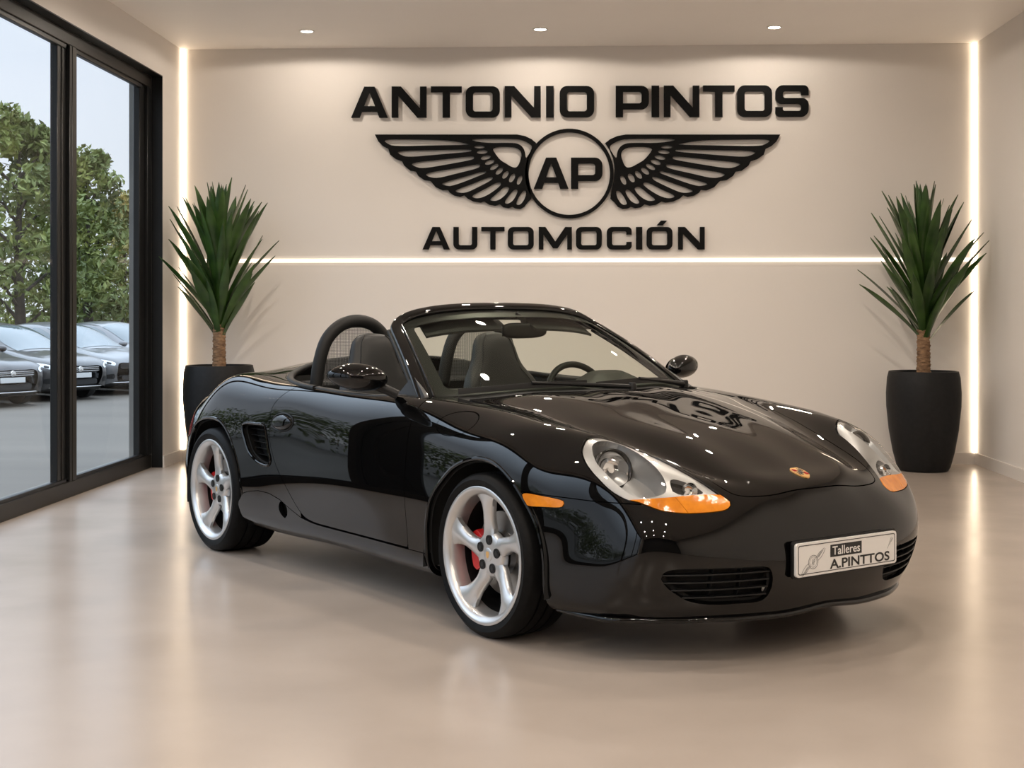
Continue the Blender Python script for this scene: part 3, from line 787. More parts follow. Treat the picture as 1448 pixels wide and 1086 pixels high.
# ------------------------------------------------------------------ door mirrors
def door_mirror(c, sg):
    dm = empty('door_mirror', parent=car)
    bm_ = bmesh.new(); bmesh.ops.create_uvsphere(bm_, u_segments=40, v_segments=24, radius=1)
    c = Vector(c)
    for v in bm_.verts:
        x, y, z = v.co; yy = y*sg                     # yy = 1 at the outer tip
        k = 1-.22*max(0, yy)**2; e = .9
        zz = math.copysign(abs(z)**.92, z)*.060*k*(1 if z > 0 else .92); xx = x*(.085 if x > 0 else .05)*k
        v.co = c+Vector((xx-.035*yy, y*.118, zz+.010*yy))
    MB().bm(bm_).build('mirror_shell', M['paint'], dm, angle=None)
    g = MB(); V, F = lathe_geo([(0, 0), (.9, 0), (1, .1)], 32)
    g.add([(c.x-.052-.035*y*1.0, c.y+sg*y*.098, c.z+x*.045+.010*y) for x, y, z in V], F).build('mirror_glass', M['mirror'], dm)
    foot = [c+Vector((.0, -sg*.06, -.030)), c+Vector((.03, -sg*.115, -.050)), c+Vector((.06, -sg*.16, -.075))]
    V, F = sweep_geo([tuple(p) for p in catmull(foot, 5)], rrect(.07, .038, .016, 4), ups=[(0, 0, 1)]*11); MB().add(V, F).build('mirror_foot', M['trim'], dm)
    return dm
door_mirror((.395, -.958, .948), -1)
door_mirror((.30, .958, .948), 1)
for sg in (-1, 1):
    tri = [(.60, .752, .868), (.40, .775, .862), (.445, .715, .955)]
    V = [(x, sg*(w+d), z) for d in (0, -.018) for x, w, z in tri]
    MB().add(V, [(0, 1, 2), (3, 5, 4), (0, 3, 4, 1), (1, 4, 5, 2), (2, 5, 3, 0)]).build('mirror_sail', M['trim'], car)

# ------------------------------------------------------------------ wheels
def make_wheel(name, x, w, rr, rt, tw, sg):
    wh = empty(name, (x, sg*w, rt), parent=car)     # local y = outwards * sg, flange plane at y = 0
    ax = lambda V: [(a, -c*sg*-1, b) for a, b, c in V]
    def put(V): return [(a, sg*c, b) for a, b, c in V]
    # tyre
    s = .010
    prof = [(rr-.010, -.008), (rr+.004, .000), (rr+.012, .004), (rr+(rt-rr)*.5, .007), (rt-.016, .000), (rt-.006, -.009), (rt-.001, -.022)]
    gr = []
    for k in range(1, 4):
        y = -.022-(tw-.044)*k/4; gr += [(rt, y+.005), (rt-.008, y+.004), (rt-.008, y-.004), (rt, y-.005)]
    prof += gr+[(rt-.001, -tw+.022), (rt-.006, -tw+.009), (rt-.016, -tw), (rr+.01, -tw+.002), (rr-.01, -tw+.012)]
    prof = prof+[(rr-.022, -tw+.02), (rr-.022, -.02), prof[0]]
    V, F = lathe_geo(prof, 120); MB().add(put(V), F).build('tyre', M['rubber'], wh, angle=30)
    # rim: flange, barrel
    ri = rr-.030
    prof = [(rr, -.006), (rr+.001, .001), (rr-.004, .004), (rr-.012, .002), (rr-.016, -.002), (ri+.003, -.009), (ri-.001, -.018), (ri-.004, -.03), (ri-.008, -.075), (ri+.002, -.075), (ri+.006, -.03), (rr, -.006)]
    V, F = lathe_geo(prof, 120); m = MB().add(put(V), F)
    V, F = lathe_geo([(ri-.008, -.075), (ri-.014, -tw+.02), (ri-.004, -tw+.02), (ri+.002, -.075)], 72); MB().add(put(V), F).build('rim_barrel_shaded', M['trim'], wh)  # inner barrel coloured black to stand for the shade behind the spokes
    # five curved spokes
    rin, rout = .030, ri+.001; nr, na = 26, 15
    sc = rr/.2587
    for k in range(5):
        V = []; F = []
        base = R(100+72*k)
        for i in range(nr):
            t = i/(nr-1); r = rin+(rout-rin)*t
            hw = np.interp(t, [0, .18, .32, .50, .66, .82, .93, 1], [.024, .039, .036, .029, .030, .039, .050, .062])*sc
            th = base-sg*.0+(-sg)*(-1)*.0
            sw = np.interp(t, [0, .2, .45, .7, 1.], [0, .0, .05, .12, .16])
            yc = np.interp(t, [0, .18, .32, .6, .85, 1], [-.036, -.034, -.034, -.026, -.017, -.014])
            crown = np.interp(t, [0, .2, .4, .8, 1], [.002, .008, .014, .014, .006])
            for front in (0, 1):
                for j in range(na):
                    u = -1+2*j/(na-1); ang = base+sg*(sw)+u*hw/r
                    y = yc-crown*abs(u)**2.2-.006*max(0, u*t) if front == 0 else yc-crown-.020-.012*(1-abs(u))
                    V.append((r*math.cos(ang), r*math.sin(ang), y))
        st_ = 2*na
        for i in range(nr-1):
            for j in range(na-1):
                a = i*st_+j; F.append((a, a+1, a+1+st_, a+st_)); b = a+na; F.append((b, b+st_, b+1+st_, b+1))
            for j in (0, na-1):
                a = i*st_+j; F.append((a, a+st_, a+st_+na, a+na) if j == 0 else (a, a+na, a+st_+na, a+st_))
        m.add(put(V), F)
    V, F = lathe_geo([(0, -.034), (.044*sc, -.034), (.070*sc, -.036), (.083*sc, -.044), (.088*sc, -.066), (0, -.066)], 60); m.add(put(V), F)
    rim = m.build('rim', M['rim'], wh, angle=50)
    # cap, bolts
    V, F = lathe_geo([(0, -.0305), (.022*sc, -.031), (.0255*sc, -.033), (.0265*sc, -.036)], 32); cap = MB().add(put(V), F).build('centre_cap', M['rim'], wh)
    sh = [(-.5, .62), (0, .72), (.5, .62), (.56, 0), (.40, -.45), (0, -.85), (-.40, -.45), (-.56, 0)]
    V, F = plate_geo(chaikin(sh, 1), [], .0012); MB().add(put([(a*.018*sc, b*.018*sc, -.0312+c) for a, b, c in V]), F).build('cap_crest', M['gold'], wh)
    for k in range(5):
        a = R(100+72*k)+sg*R(16)*(-1)*(-1); r = .056*sc
        V, F = lathe_geo([(.0190*sc, -.040), (.0185*sc, -.0312), (.0170*sc, -.0312), (.0162*sc, -.0324), (0, -.0324)], 24)
        MB().add(put([(p+r*math.cos(a), q+r*math.sin(a), y) for p, q, y in V]), F).build('bolt_shade_disc', M['seal'], wh)  # dark disc proud of the hub, painted shade of a bolt hole
        V, F = lathe_geo([(.009*sc, -.0330), (.009*sc, -.0312), (.006*sc, -.0308), (0, -.0312)], 6)
        MB().add(put([(p+r*math.cos(a), q+r*math.sin(a), y) for p, q, y in V]), F).build('wheel_bolt', M['steel'], wh)
    rd = .158*sc
    V, F = lathe_geo([(.06, -.078), (.085, -.078), (.088, -.10), (rd, -.10), (rd, -.106), (rd, -.126), (.06, -.126), (.06, -.078)], 72); MB().add(put(V), F).build('brake_disc', M['disc'], wh)
    # caliper behind the rear half of the wheel (towards the tail)
    cm = MB(); V = []; F = []; n = 18
    for i in range(n):
        a = R(150+62*i/(n-1)); e = min(1, 4*min(i, n-1-i)/(n-1)+.55)
        for r_, y in ((.098*sc, -.070), (.166*sc, -.070), (.170*sc, -.078), (.170*sc, -.135), (.098*sc, -.098)):
            V.append(((.130*sc+(r_-.130*sc)*e)*math.cos(a), (.130*sc+(r_-.130*sc)*e)*math.sin(a), y))
    for i in range(n-1):
        for k in range(5): F.append((i*5+k, i*5+(k+1) % 5, i*5+5+(k+1) % 5, i*5+5+k))
    F += [(0, 1, 2, 3, 4), tuple((n-1)*5+k for k in range(5))]
    o = cm.add(put(V), F).build('brake_caliper', M['caliper'], wh); o['label'] = 'red brake caliper'
    V, F = lathe_geo([(0, -tw+.03), (ri-.02, -tw+.03)], 40); MB().add(put(V), F).build('backplate', M['matte'], wh)
    return wh
for sg in (-1, 1):
    make_wheel('front_wheel', 1.2014, .884, .2587, .309, .225, sg)
    make_wheel('rear_wheel', -1.2044, .914, .2555, .3145, .255, sg)

# ------------------------------------------------------------------ cockpit
tub = MB()
_pc = catmull([(.80, 0), (.74, .40), (.62, .66), (.30, .755), (-.3, .757), (-.62, .70), (-.84, .58), (-.93, .30), (-.94, 0)], 6); _pc = _pc+[(x, -y) for x, y in _pc[-2:0:-1]]
n = len(_pc); lv = [(1.035, .865), (1.02, .80), (.99, .60), (.96, .30), (0, .30)]
V = [(x*s-.04*(1-s), y*s, z+(.035 if (z > .8 and x < -.6) else 0)) for s, z in lv for x, y in _pc]
F = [(l*n+i, l*n+(i+1) % n, (l+1)*n+(i+1) % n, (l+1)*n+i) for l in range(4) for i in range(n)]
tub.add(V, F).build('cockpit_lining', M['leather2'], car)
# padded rim behind the seats
rp = [(x, w, 0) for x, w in POLY_COCKPIT if x < -.28 and w >= -.01]
def top_z(x, w):
    S = TOPPTS; d = (S[:, 0]-x)**2+(np.abs(S[:, 1])-w)**2; k = np.argsort(d)[:4]; wt = 1/(d[k]+1e-8); return float((S[k, 2]*wt).sum()/wt.sum())
TOPPTS = B0.A[B0.A[:, 7] > .40][:, :3]
rim_r = [(x, -w, top_z(x, w)) for x, w, _ in rp]; full = rim_r+[(x, -y, z) for x, y, z in rim_r[-2::-1]]
full = [p for i, p in enumerate(full) if i % 2 == 0 or i == len(full)-1]
V, F = sweep_geo(full, [(a, b-.006) for a, b in rrect(.036, .026, .011, 4)], ups=[(0, 0, 1)]*len(full)); MB().add(V, F).build('hood_well_seal', M['seal'], car)
# inner side of the door tops
for sg in (-1, 1):
    pts = [(x, sg*(w-.012), top_z(x, w)-.012) for x, w in POLY_COCKPIT if -.5 < x < .52]
    V, F = sweep_geo(pts, rrect(.045, .03, .012, 3), ups=[(0, 0, 1)]*len(pts)); MB().add(V, F).build('door_top_pad', M['leather2'], DOOR_R if sg < 0 else DOOR_L)
    m = MB().rbox((-.42, min(sg*.60, sg*.70), .60), (.30, max(sg*.60, sg*.70), .67), .03); m.build('armrest', M['leather2'], DOOR_R if sg < 0 else DOOR_L)
# rear shelf between the hoops and bulkhead
MB().rbox((-.90, -.60, .80), (-.66, .60, .875), .03).rbox((-.74, -.64, .35), (-.66, .64, .86), .03).build('rear_bulkhead', M['leather2'], car)
# seats
def seat(yc):
    s = empty('seat', (0, yc, 0), parent=car)
    # one-piece back with integral head rest: rows of ellipse-like sections from the squab to the top
    secs = [(.38, -.27, .215, .055), (.47, -.30, .235, .065), (.58, -.335, .245, .07), (.70, -.375, .245, .068), (.80, -.41, .235, .062), (.88, -.438, .205, .058), (.94, -.455, .158, .055), (1.0, -.468, .137, .053), (1.05, -.478, .126, .050), (1.085, -.486, .108, .044), (1.108, -.492, .078, .034), (1.118, -.496, .03, .016)]
    V = []; F = []; nn = 32
    for z, x, hw, th in secs:
        for k in range(nn):
            a = 2*math.pi*k/nn; c, sn = math.cos(a), math.sin(a)
            yy = math.copysign(abs(sn)**.75, sn)*hw; xx = math.copysign(abs(c)**.8, c)*th
            if z < .92 and c > 0: xx += .045*(abs(yy)/hw)**3-.008          # side bolsters
            V.append((x+xx, yy, z))
    for i in range(len(secs)-1):
        for k in range(nn): F.append((i*nn+k, i*nn+(k+1) % nn, (i+1)*nn+(k+1) % nn, (i+1)*nn+k))
    F += [tuple(range(nn))[::-1], tuple(range((len(secs)-1)*nn, len(secs)*nn))]
    o = MB().add(V, F).build('backrest', M['leather'], s, angle=None)
    sm = o.modifiers.new('round', 'SUBSURF'); sm.levels = 1; sm.render_levels = 2
    # stitched edge
    edge = [(x+.012, sgn*hw*.80, z) for sgn in (1,) for z, x, hw, th in secs[1:-1]]
    for sgn in (-1, 1):
        e = catmull([(x+th*.80+(.02 if z < .92 else 0), sgn*hw*.74, z) for z, x, hw, th in secs[1:-1]], 4); MB().tube(e, .0028, 6).build('seam_piping', M['seal'], s)
    MB().rbox((-.30, -.245, .30), (.24, .245, .42), .05, 4).build('cushion', M['leather'], s)
    for sgn in (-1, 1): MB().rbox((-.26, min(sgn*.17, sgn*.26), .34), (.20, max(sgn*.17, sgn*.26), .455), .035, 4).build('cushion_bolster', M['leather'], s)
seat(-.375); seat(.345)
# roll hoops with net
for yc in (-.375, .375):
    h = empty('roll_hoop', (0, yc, 0), parent=car)
    hp = catmull([(-.66, -.225, .84), (-.655, -.205, .98), (-.65, -.165, 1.09), (-.645, -.09, 1.158), (-.645, 0, 1.178), (-.645, .09, 1.158), (-.65, .165, 1.09), (-.655, .205, .98), (-.66, .225, .84)], 8)
    MB().tube(hp, .032, 16).build('hoop_bar', M['leather2'], h, angle=None)
    nt = MB(); inside = [(y, z) for x, y, z in hp]
    for z in np.arange(.875, 1.16, .0075):
        ys = [y*.9 for (y, zz) in inside if abs(zz-z) < .02]
        if ys: nt.box((-.652, min(ys), z-.0011), (-.650, max(ys), z+.0011))
    for y in np.arange(-.19, .191, .0075):
        zt = max(zz for (yy, zz) in inside if abs(yy-y) < .03)-.02
        nt.box((-.6495, y-.0011, .86), (-.6475, y+.0011, zt))
    nt.build('net', M['mesh'], h, smooth=False)
# dashboard with instrument hood
V = []; F = []; ys = np.linspace(-.70, .70, 41)
for y in ys:
    bx = float(ws_bot(y/.735)[0]); hump = .060*math.exp(-((y-.36)/.17)**4); dz = .006*math.cos(y*2)
    top = [(bx-.02, .868), (bx-.12, .885+dz), (bx-.26, .888+dz+hump*.75), (.43, .886+dz+hump), (.38, .868+dz+hump*.9), (.36, .83), (.40, .72), (.46, .60), (.55, .45)]
    V += [(x, y, z) for x, z in top]
k = 9
for i in range(40):
    for j in range(k-1): F.append((i*k+j, (i+1)*k+j, (i+1)*k+j+1, i*k+j+1))
MB().add(V, F).build('dashboard', M['leather2'], car, angle=50)
MB().rbox((-.55, -.10, .30), (.50, .10, .52), .03).build('centre_console', M['leather2'], car)
# steering wheel
sw = empty('steering_wheel', (.235, .355, .80), parent=car); sw.rotation_euler = (0, R(-22), 0)
MB().tube([(0, .182*math.cos(a), .182*math.sin(a)) for a in np.linspace(0, 2*math.pi, 49)[:-1]], .0155, 12, True).build('wheel_rim', M['leather'], sw, angle=None)
bmh = bmesh.new(); bmesh.ops.create_uvsphere(bmh, u_segments=24, v_segments=12, radius=1)
for v in bmh.verts: v.co = Vector((v.co.x*.03-.012, v.co.y*.075, v.co.z*.06))
MB().bm(bmh).build('horn_pad', M['leather2'], sw, angle=None)
for a in (0, 180, 235, 305):
    a = R(a); MB().tube([(0, .05*math.cos(a), .05*math.sin(a)), (.004, .178*math.cos(a), .178*math.sin(a))], .013, 8).build('spoke', M['leather2'], sw)
MB().tube([(.02, 0, 0), (.20, 0, -.03)], .028, 12).build('column', M['leather2'], sw)

# ------------------------------------------------------------------ badge and number plate
bx_, bw_ = 1.985, 0.0
def crest_pt(u, v, h):   # u across (y), v along the slope (towards the screen)
    x = 1.985-v; z = top_z(x, abs(u)+1e-4); return (x, u, z+h)
sh = chaikin([(-.028, .033), (0, .037), (.028, .033), (.031, 0), (.024, -.024), (0, -.044), (-.024, -.024), (-.031, 0)], 2)
V, F = plate_geo(sh, [], .0045); bd = MB().add([crest_pt(u, v, w) for u, v, w in V], F).build('bonnet_crest', M['gold'], car, angle=25); bd['label'] = 'small golden shield badge'
for (u0, u1, v0, v1) in ((-.024, -.008, .006, .028), (.008, .024, -.022, .0)):
    MB().prism([(u0, v0), (u1, v0), (u1, v1), (u0, v1)], .0012, mapf=lambda u, v, w: crest_pt(u, v, w+.0042)).build('crest_field', M['red_lens'], bd)
for (u0, u1, v0, v1) in ((.006, .011, .006, .028), (.016, .021, .006, .028), (-.011, -.006, -.022, 0), (-.021, -.016, -.02, 0), (-.009, .009, -.010, .012)):
    MB().prism([(u0, v0), (u1, v0), (u1, v1), (u0, v1)], .0016, mapf=lambda u, v, w: crest_pt(u, v, w+.0042)).build('crest_stripe', M['ink'], bd)

PLX, PLY, PLZ = 2.172, .045, .358
np_ = empty('number_plate', (PLX, PLY, PLZ), parent=car)
fy = lambda u, v, w: (w, u, v)
V, F = plate_geo(rrect(.545, .132, .012), [], .010); MB().add([fy(u, v, w-.022) for u, v, w in V], F).build('plate_holder', M['trim'], np_)
MB().rbox((-.06, -.20, -.05), (-.02, .20, .05), .01).build('plate_bracket', M['trim'], np_)
V, F = plate_geo(rrect(.530, .118, .012), [], .010); MB().add([fy(u, v, w-.012) for u, v, w in V], F).build('plate', M['white_plate'], np_)
V, F = plate_geo(rrect(.512, .102, .008), [rrect(.507, .097, .007)], .0008); MB().add([fy(u, v, w-.0018) for u, v, w in V], F).build('plate_border', M['ink'], np_)

# lip under the front bumper
lipg = [tuple(BODY.A[(NT-1)*NV+j, :3]) for j in range(2, NV, 3)]+[tuple(BODY.A[NT*NV-1, :3])]
lipg = [(x+.004, y, z+.006) for x, y, z in lipg]; side = [(x+.002, y-.012, z+.004) for x, y, z in [tuple(BODY.A[i*NV, :3]) for i in range(int(NT*.878), NT-1, 4)]]
lp = side+lipg; lp = lp+[(x, -y, z) for x, y, z in lp[-2::-1]]
V, F = sweep_geo(lp, rrect(.030, .020, .009, 3), ups=[(0, 0, 1)]*len(lp)); MB().add(V, F).build('front_lip', M['paint'], car, angle=60)
# ------------------------------------------------------------------ showroom shell
YB, XL, XR, CH, YF = 11.54, -3.235, 3.235, 3.39, -5.0
def wall_mat(name, c1, c2):
    return noise_mat(name, c1, c2, scale=1.3, rough=.62, bump=.03, bscale=90, detail=5)
M['wall'] = wall_mat('warm_white_plaster', (.715, .672, .628), (.735, .692, .648))
M['ceil'] = wall_mat('ceiling_paint', (.87, .82, .77), (.89, .84, .79))
M['skirting'] = pmat('white_skirting', (.72, .67, .62), rough=.4)
M['darkwall'] = wall_mat('reflection_dimming_plaster', (.045, .042, .04), (.055, .052, .05))  # for the unseen front wall, coloured dark to dim reflections in the bumper
M['floor'] = noise_mat('polished_beige_concrete', (.375, .318, .272), (.425, .362, .311), scale=1.6, rough=.22, r2=.27, detail=8, bump=.004, bscale=14, spec=.55)
M['alu'] = pmat('black_anodised_frame', (.007, .0075, .008), rough=.36, spec=.3)
M['alu2'] = pmat('dark_bronze_frame', (.012, .0105, .009), rough=.4, spec=.3)
M['concrete'] = noise_mat('grey_concrete', (.17, .165, .155), (.22, .215, .20), scale=5, rough=.8)
M['pane'] = glass_mat('coated_window_pane', (.985, .99, .99), refl=.22)
def struct(name, mb, mat, smooth=False):
    o = mb.build(name, mat, None, smooth=smooth); o['kind'] = 'structure'; return o

struct('floor', MB().box((XL-.5, YF-.2, -.2), (XR+.2, YB+.2, 0)), M['floor'])
struct('ceiling', MB().box((XL-.4, YF-.2, CH), (XR+.2, YB+.2, CH+.2)), M['ceil'])
struct('wall_back', MB().box((XL-.35, YB, -.1), (XR+.2, YB+.2, CH)), M['wall'])
struct('wall_right', MB().box((XR, YF-.2, -.1), (XR+.2, YB, CH)), M['wall'])
struct('wall_front', MB().box((XL-.35, YF-.2, -.1), (XR, YF, CH)), M['darkwall'])
WY0, WY1, WZ1 = -2.9, 11.0, 3.083
struct('wall_left', MB().box((XL-.26, WY1, -.1), (XL, YB, CH)).box((XL-.26, YF, -.1), (XL, WY0, CH)).box((XL-.26, WY0, WZ1), (XL, WY1, CH)), M['wall'])
# black reveal of the opening and outer concrete jamb
struct('trim_1', MB().box((XL-.085, WY1-.006, 0), (XL+.002, WY1, WZ1)).box((XL-.085, WY0, WZ1-.008), (XL+.002, WY1, WZ1)), M['alu'])
struct('trim_2', MB().box((XL-.262, WY1-.012, -.46), (XL-.162, WY1+.30, CH)), M['concrete'])
struct('trim_3', MB().box((XL-.55, WY0-.4, -.5), (XL-.06, WY1+.6, -.002)), M['concrete'])
# skirting
bh = .092
struct('baseboard_back', MB().box((XL, YB-.014, 0), (XR, YB, bh)), M['skirting'])
struct('baseboard_right', MB().box((XR-.014, YF, 0), (XR, YB-.014, bh)), M['skirting'])
struct('baseboard_left', MB().box((XL, WY1+.0, 0), (XL+.014, YB-.014, bh)), M['skirting'])

# ------------------------------------------------------------------ sliding glass front
FX = XL-.085                     # room-side face of the frame
win = empty('window_1', (FX, 0, 0), kind='structure')
def bar(name, y0, y1, z0, z1, d0=0., d1=.07, mat=None, parent=None):
    o = MB().rbox((-d1, y0, z0), (-d0, y1, z1), .004, 1).build(name, mat or M['alu'], parent or win); return o
bar('head_rail', WY0, WY1-.006, 2.985, WZ1-.008, 0, .075, M['alu2'])
bar('bottom_rail', WY0, WY1-.006, .0, .105, 0, .075, M['alu2'])
bar('side_stile', WY1-.11, WY1-.006, .105, 2.985, .0, .075)
bar('side_stile', WY1-.23, WY1-.11, .105, 2.985, .026, .075)
mull = [9.235, 6.95, 4.66, 2.37, .08, -2.21]
ys = [WY1-.2]+mull+[WY0]
for k, y in enumerate(mull):
    p = bar('mullion', y-.045, y+.045, .105, 2.985, .0, .075, M['alu'])
    bar('mullion_cover', y-.004, y+.075, .105, 2.985, -.004, .02, M['alu2'], p)
    bar('sash_stile', y-.20, y-.045, .105, 2.985, .026, .075, M['alu'], p)
    bar('glazing_bead', y-.135, y-.125, .105, 2.985, .018, .03, M['alu2'], p)
for k in range(len(ys)-1):
    y1 = ys[k]-(.04 if k else 0); y0 = ys[k+1]+.04
    if y1-y0 < .2: continue
    MB().box((-.050, y0-.12, .10), (-.044, y1, 2.99)).build('glass_pane', M['pane'], win, smooth=False)
    bar('glazing_strip', y0-.12, y1, .100, .125, .014, .05, M['alu'])
    bar('glazing_strip', y0-.12, y1, 2.955, 2.99, .014, .05, M['alu'])

# ------------------------------------------------------------------ light lines and ceiling spots
WARM = (1., .80, .58)
M['led'] = emis_mat('warm_led_diffuser', (1., .80, .58), 9.5)
M['ledh'] = emis_mat('warm_led_diffuser_thin', (1., .84, .66), 2.4)
def led(name, a, b, label, mat):
    e = empty(name, a, label=label, cat='light strip')
    d = [b[i]-a[i] for i in range(3)]
    MB().box((0, 0, 0), d).build('diffuser', mat, e, smooth=False)
    return e
led('light_strip', (XL+.003, YB-.022, .0+bh), (XL+.030, YB-.001, CH-.001), 'vertical warm light strip in the left corner behind the plant', M['led'])
led('light_strip', (XR-.030, YB-.022, .0+bh), (XR-.003, YB-.001, CH-.001), 'vertical warm light strip in the right corner behind the plant', M['led'])
led('light_strip', (XL+.03, YB-.016, 1.630), (XR-.03, YB+.004, 1.660), 'long horizontal warm light strip across the back wall under the lettering', M['ledh'])

M['spot_ring'] = pmat('white_spot_ring', (.75, .72, .68), rough=.3)
M['spot_disc'] = emis_mat('spot_disc', (1., .90, .76), 30.)
cols = [on_plane(434, 44, Z=CH)[0], on_plane(764, 41, Z=CH)[0], on_plane(1095, 38, Z=CH)[0]]
row0 = sum(on_plane(u, v, Z=CH)[1] for u, v in ((434, 44), (764, 41), (1095, 38)))/3
SPOT_W = 76.
def spot(x, y, label, group=None, watt=SPOT_W, blend=.5):
    e = empty('ceiling_spot', (x, y, CH), label=label, cat='ceiling light', group=group)
    MB().lathe([(.058, .0), (.060, -.004), (.046, -.006), (.044, .0)], 40).build('trim_ring', M['spot_ring'], e)
    MB().lathe([(0, -.0035), (.045, -.003)], 32).build('lamp_disc', M['spot_disc'], e)
    l = bpy.data.lights.new('spot_light', 'SPOT'); l.energy = watt; l.color = (1., .885, .76); l.spot_size = R(172); l.spot_blend = blend; l.shadow_soft_size = .05
    lo = bpy.data.objects.new('spot_light', l); link(lo, e); lo.location = (0, 0, -.03)
    return e
names = ['left', 'middle', 'right']
for k, x in enumerate(cols):
    spot(x, row0, 'recessed ceiling spot near the back wall, %s' % ('leftmost of the three in view', 'middle one of the three in view', 'rightmost of the three in view')[k], watt=27., blend=.08)
for y in (8.9, 6.9, 4.9, 2.9, .9, -1.1, -3.1):
    for x in cols:
        spot(x, y, 'recessed ceiling spot above the open showroom floor, out of the picture', 'ceiling spots over the showroom floor')
# ------------------------------------------------------------------ wall lettering and winged emblem
M['sign'] = pmat('black_sign_acrylic', (.005, .005, .005), rough=.5, spec=.08)
def roundpoly(pts, n=6):
    """(x, y) or (x, y, radius)"""
    out = []; m = len(pts)
    for i in range(m):
        p = pts[i]; r = p[2] if len(p) > 2 else 0
        if r <= 0: out.append((p[0], p[1])); continue
        P = np.array(p[:2], float); a = np.array(pts[i-1][:2], float)-P; b = np.array(pts[(i+1) % m][:2], float)-P
        la, lb = np.linalg.norm(a), np.linalg.norm(b); a /= la; b /= lb
        ang = math.acos(np.clip(a@b, -1, 1)); t = min(r/math.tan(ang/2), la*.49, lb*.49); rr = t*math.tan(ang/2)
        c = P+(a+b)/np.linalg.norm(a+b)*(rr/math.sin(ang/2)); s = P+a*t; e = P+b*t
        a0 = math.atan2(*(s-c)[::-1]); a1 = math.atan2(*(e-c)[::-1]); d = (a1-a0+math.pi) % (2*math.pi)-math.pi
        for k in range(n+1): q = a0+d*k/n; out.append((c[0]+rr*math.cos(q), c[1]+rr*math.sin(q)))
    return out
def glyph(ch, w):
    s, h, Rr, r = .235, .19, .24, .085
    if ch == 'O': return [(0, 0, Rr), (w, 0, Rr), (w, 1, Rr), (0, 1, Rr)], [[(s, h, r), (w-s, h, r), (w-s, 1-h, r), (s, 1-h, r)]]
    if ch == 'I': return [(0, 0), (w, 0), (w, 1), (0, 1)], []
    if ch == 'T': return [(w/2-s/2, 0), (w/2+s/2, 0), (w/2+s/2, 1-h), (w, 1-h), (w, 1), (0, 1), (0, 1-h), (w/2-s/2, 1-h)], []
    if ch == 'N': return [(0, 0), (.21, 0), (.21, .70), (w-.30, 0), (w, 0), (w, 1), (w-.21, 1), (w-.21, .30), (.30, 1), (0, 1)], []
    if ch == 'U': return [(0, 1), (0, 0, Rr), (w, 0, Rr), (w, 1), (w-s, 1), (w-s, h, r), (s, h, r), (s, 1)], []
    if ch == 'C': return [(w, .66), (w, 1, Rr), (0, 1, Rr), (0, 0, Rr), (w, 0, Rr), (w, .34), (w-s, .34), (w-s, h, r), (s, h, r), (s, 1-h, r), (w-s, 1-h, r), (w-s, .66)], []
    if ch == 'S': return [(w, .69), (w, 1, Rr), (0, 1, Rr), (0, .41, .2), (w-s, .41, r), (w-s, h, r), (s, h, r), (s, .31), (0, .31), (0, 0, Rr), (w, 0, Rr), (w, .595, .2), (s, .595, r), (s, 1-h, r), (w-s, 1-h, r), (w-s, .69)], []
    if ch == 'A':
        f = lambda y: .27+(w/2-.27)*y/.86
        return [(0, 0), (.27, 0), (f(.19), .19), (w-f(.19), .19), (w-.27, 0), (w, 0), (w/2+.165, 1), (w/2-.165, 1)], [[(f(.37), .37), (w-f(.37), .37), (w/2+.012, .80), (w/2-.012, .80)]]
    if ch == 'P': return [(0, 0), (s, 0), (s, .25), (w, .25, Rr), (w, 1, Rr), (0, 1)], [[(s, .25+h), (w-s, .25+h, r), (w-s, 1-h, r), (s, 1-h)]]
    if ch == 'M': return [(0, 0), (.21, 0), (.21, .66), (w/2-.10, .05), (w/2+.10, .05), (w-.21, .66), (w-.21, 0), (w, 0), (w, 1), (w-.30, 1), (w/2, .36), (.30, 1), (0, 1)], []
YS = YB-.035; DEP = .022
def letter(ch, u0, u1, v0, v1, parent, dep=DEP):
    """u0..u1, v0 (top)..v1 (base): where the letter stands on the wall"""
    H_ = v1-v0; w = (u1-u0)/H_; outer, holes = glyph(ch, w)
    V, F = plate_geo(roundpoly(outer), [roundpoly(q) for q in holes], 1.)
    W = []
    for x, y, d in V:
        X, Y, Z = on_plane(u0+x*H_, v1-y*H_, Y=YS); W.append((X-parent.location.x, Y+d*dep-parent.location.y, Z-parent.location.z))
    o = MB().add(W, F).build('letter_'+ch.lower(), M['sign'], parent, smooth=False); return o
def sign_at(u, v, label): return empty('wall_lettering', on_plane(u, v, Y=YS), label=label, cat='sign')
c7 = lambda x, y: (480+x/2.1294, 90+y/2.131)
s1 = sign_at(820, 166, 'large black raised lettering ANTONIO PINTOS on the back wall')
L1 = [('A', 35, 145), ('N', 157, 262), ('T', 275, 368), ('O', 380, 483), ('N', 498, 606), ('I', 622, 645), ('O', 663, 767), ('P', 832, 932), ('I', 940, 963), ('N', 977, 1084), ('T', 1095, 1190), ('O', 1198, 1303), ('S', 1313, 1413)]
for ch, a, b in L1:
    k = (a-35)/1380.; letter(ch, c7(a, 0)[0], c7(b, 0)[0], c7(0, 69-4.5*k)[1], c7(0, 162.5-2.5*k)[1], s1)
s2 = sign_at(797, 354, 'smaller black raised lettering AUTOMOCIÓN just above the horizontal light strip')
for ch, a, b in [('A', 250, 332), ('U', 343, 415), ('T', 427, 497), ('O', 507, 585), ('M', 600, 700), ('O', 712, 790), ('C', 805, 880), ('I', 893, 912), ('O', 925, 1003), ('N', 1020, 1100)]:
    letter(ch, c7(a, 0)[0], c7(b, 0)[0], c7(0, 492)[1], c7(0, 560)[1], s2)
W = []
V, F = plate_geo([c7(955, 487), c7(968, 473), c7(987, 473), c7(974, 487)], [], 1.)
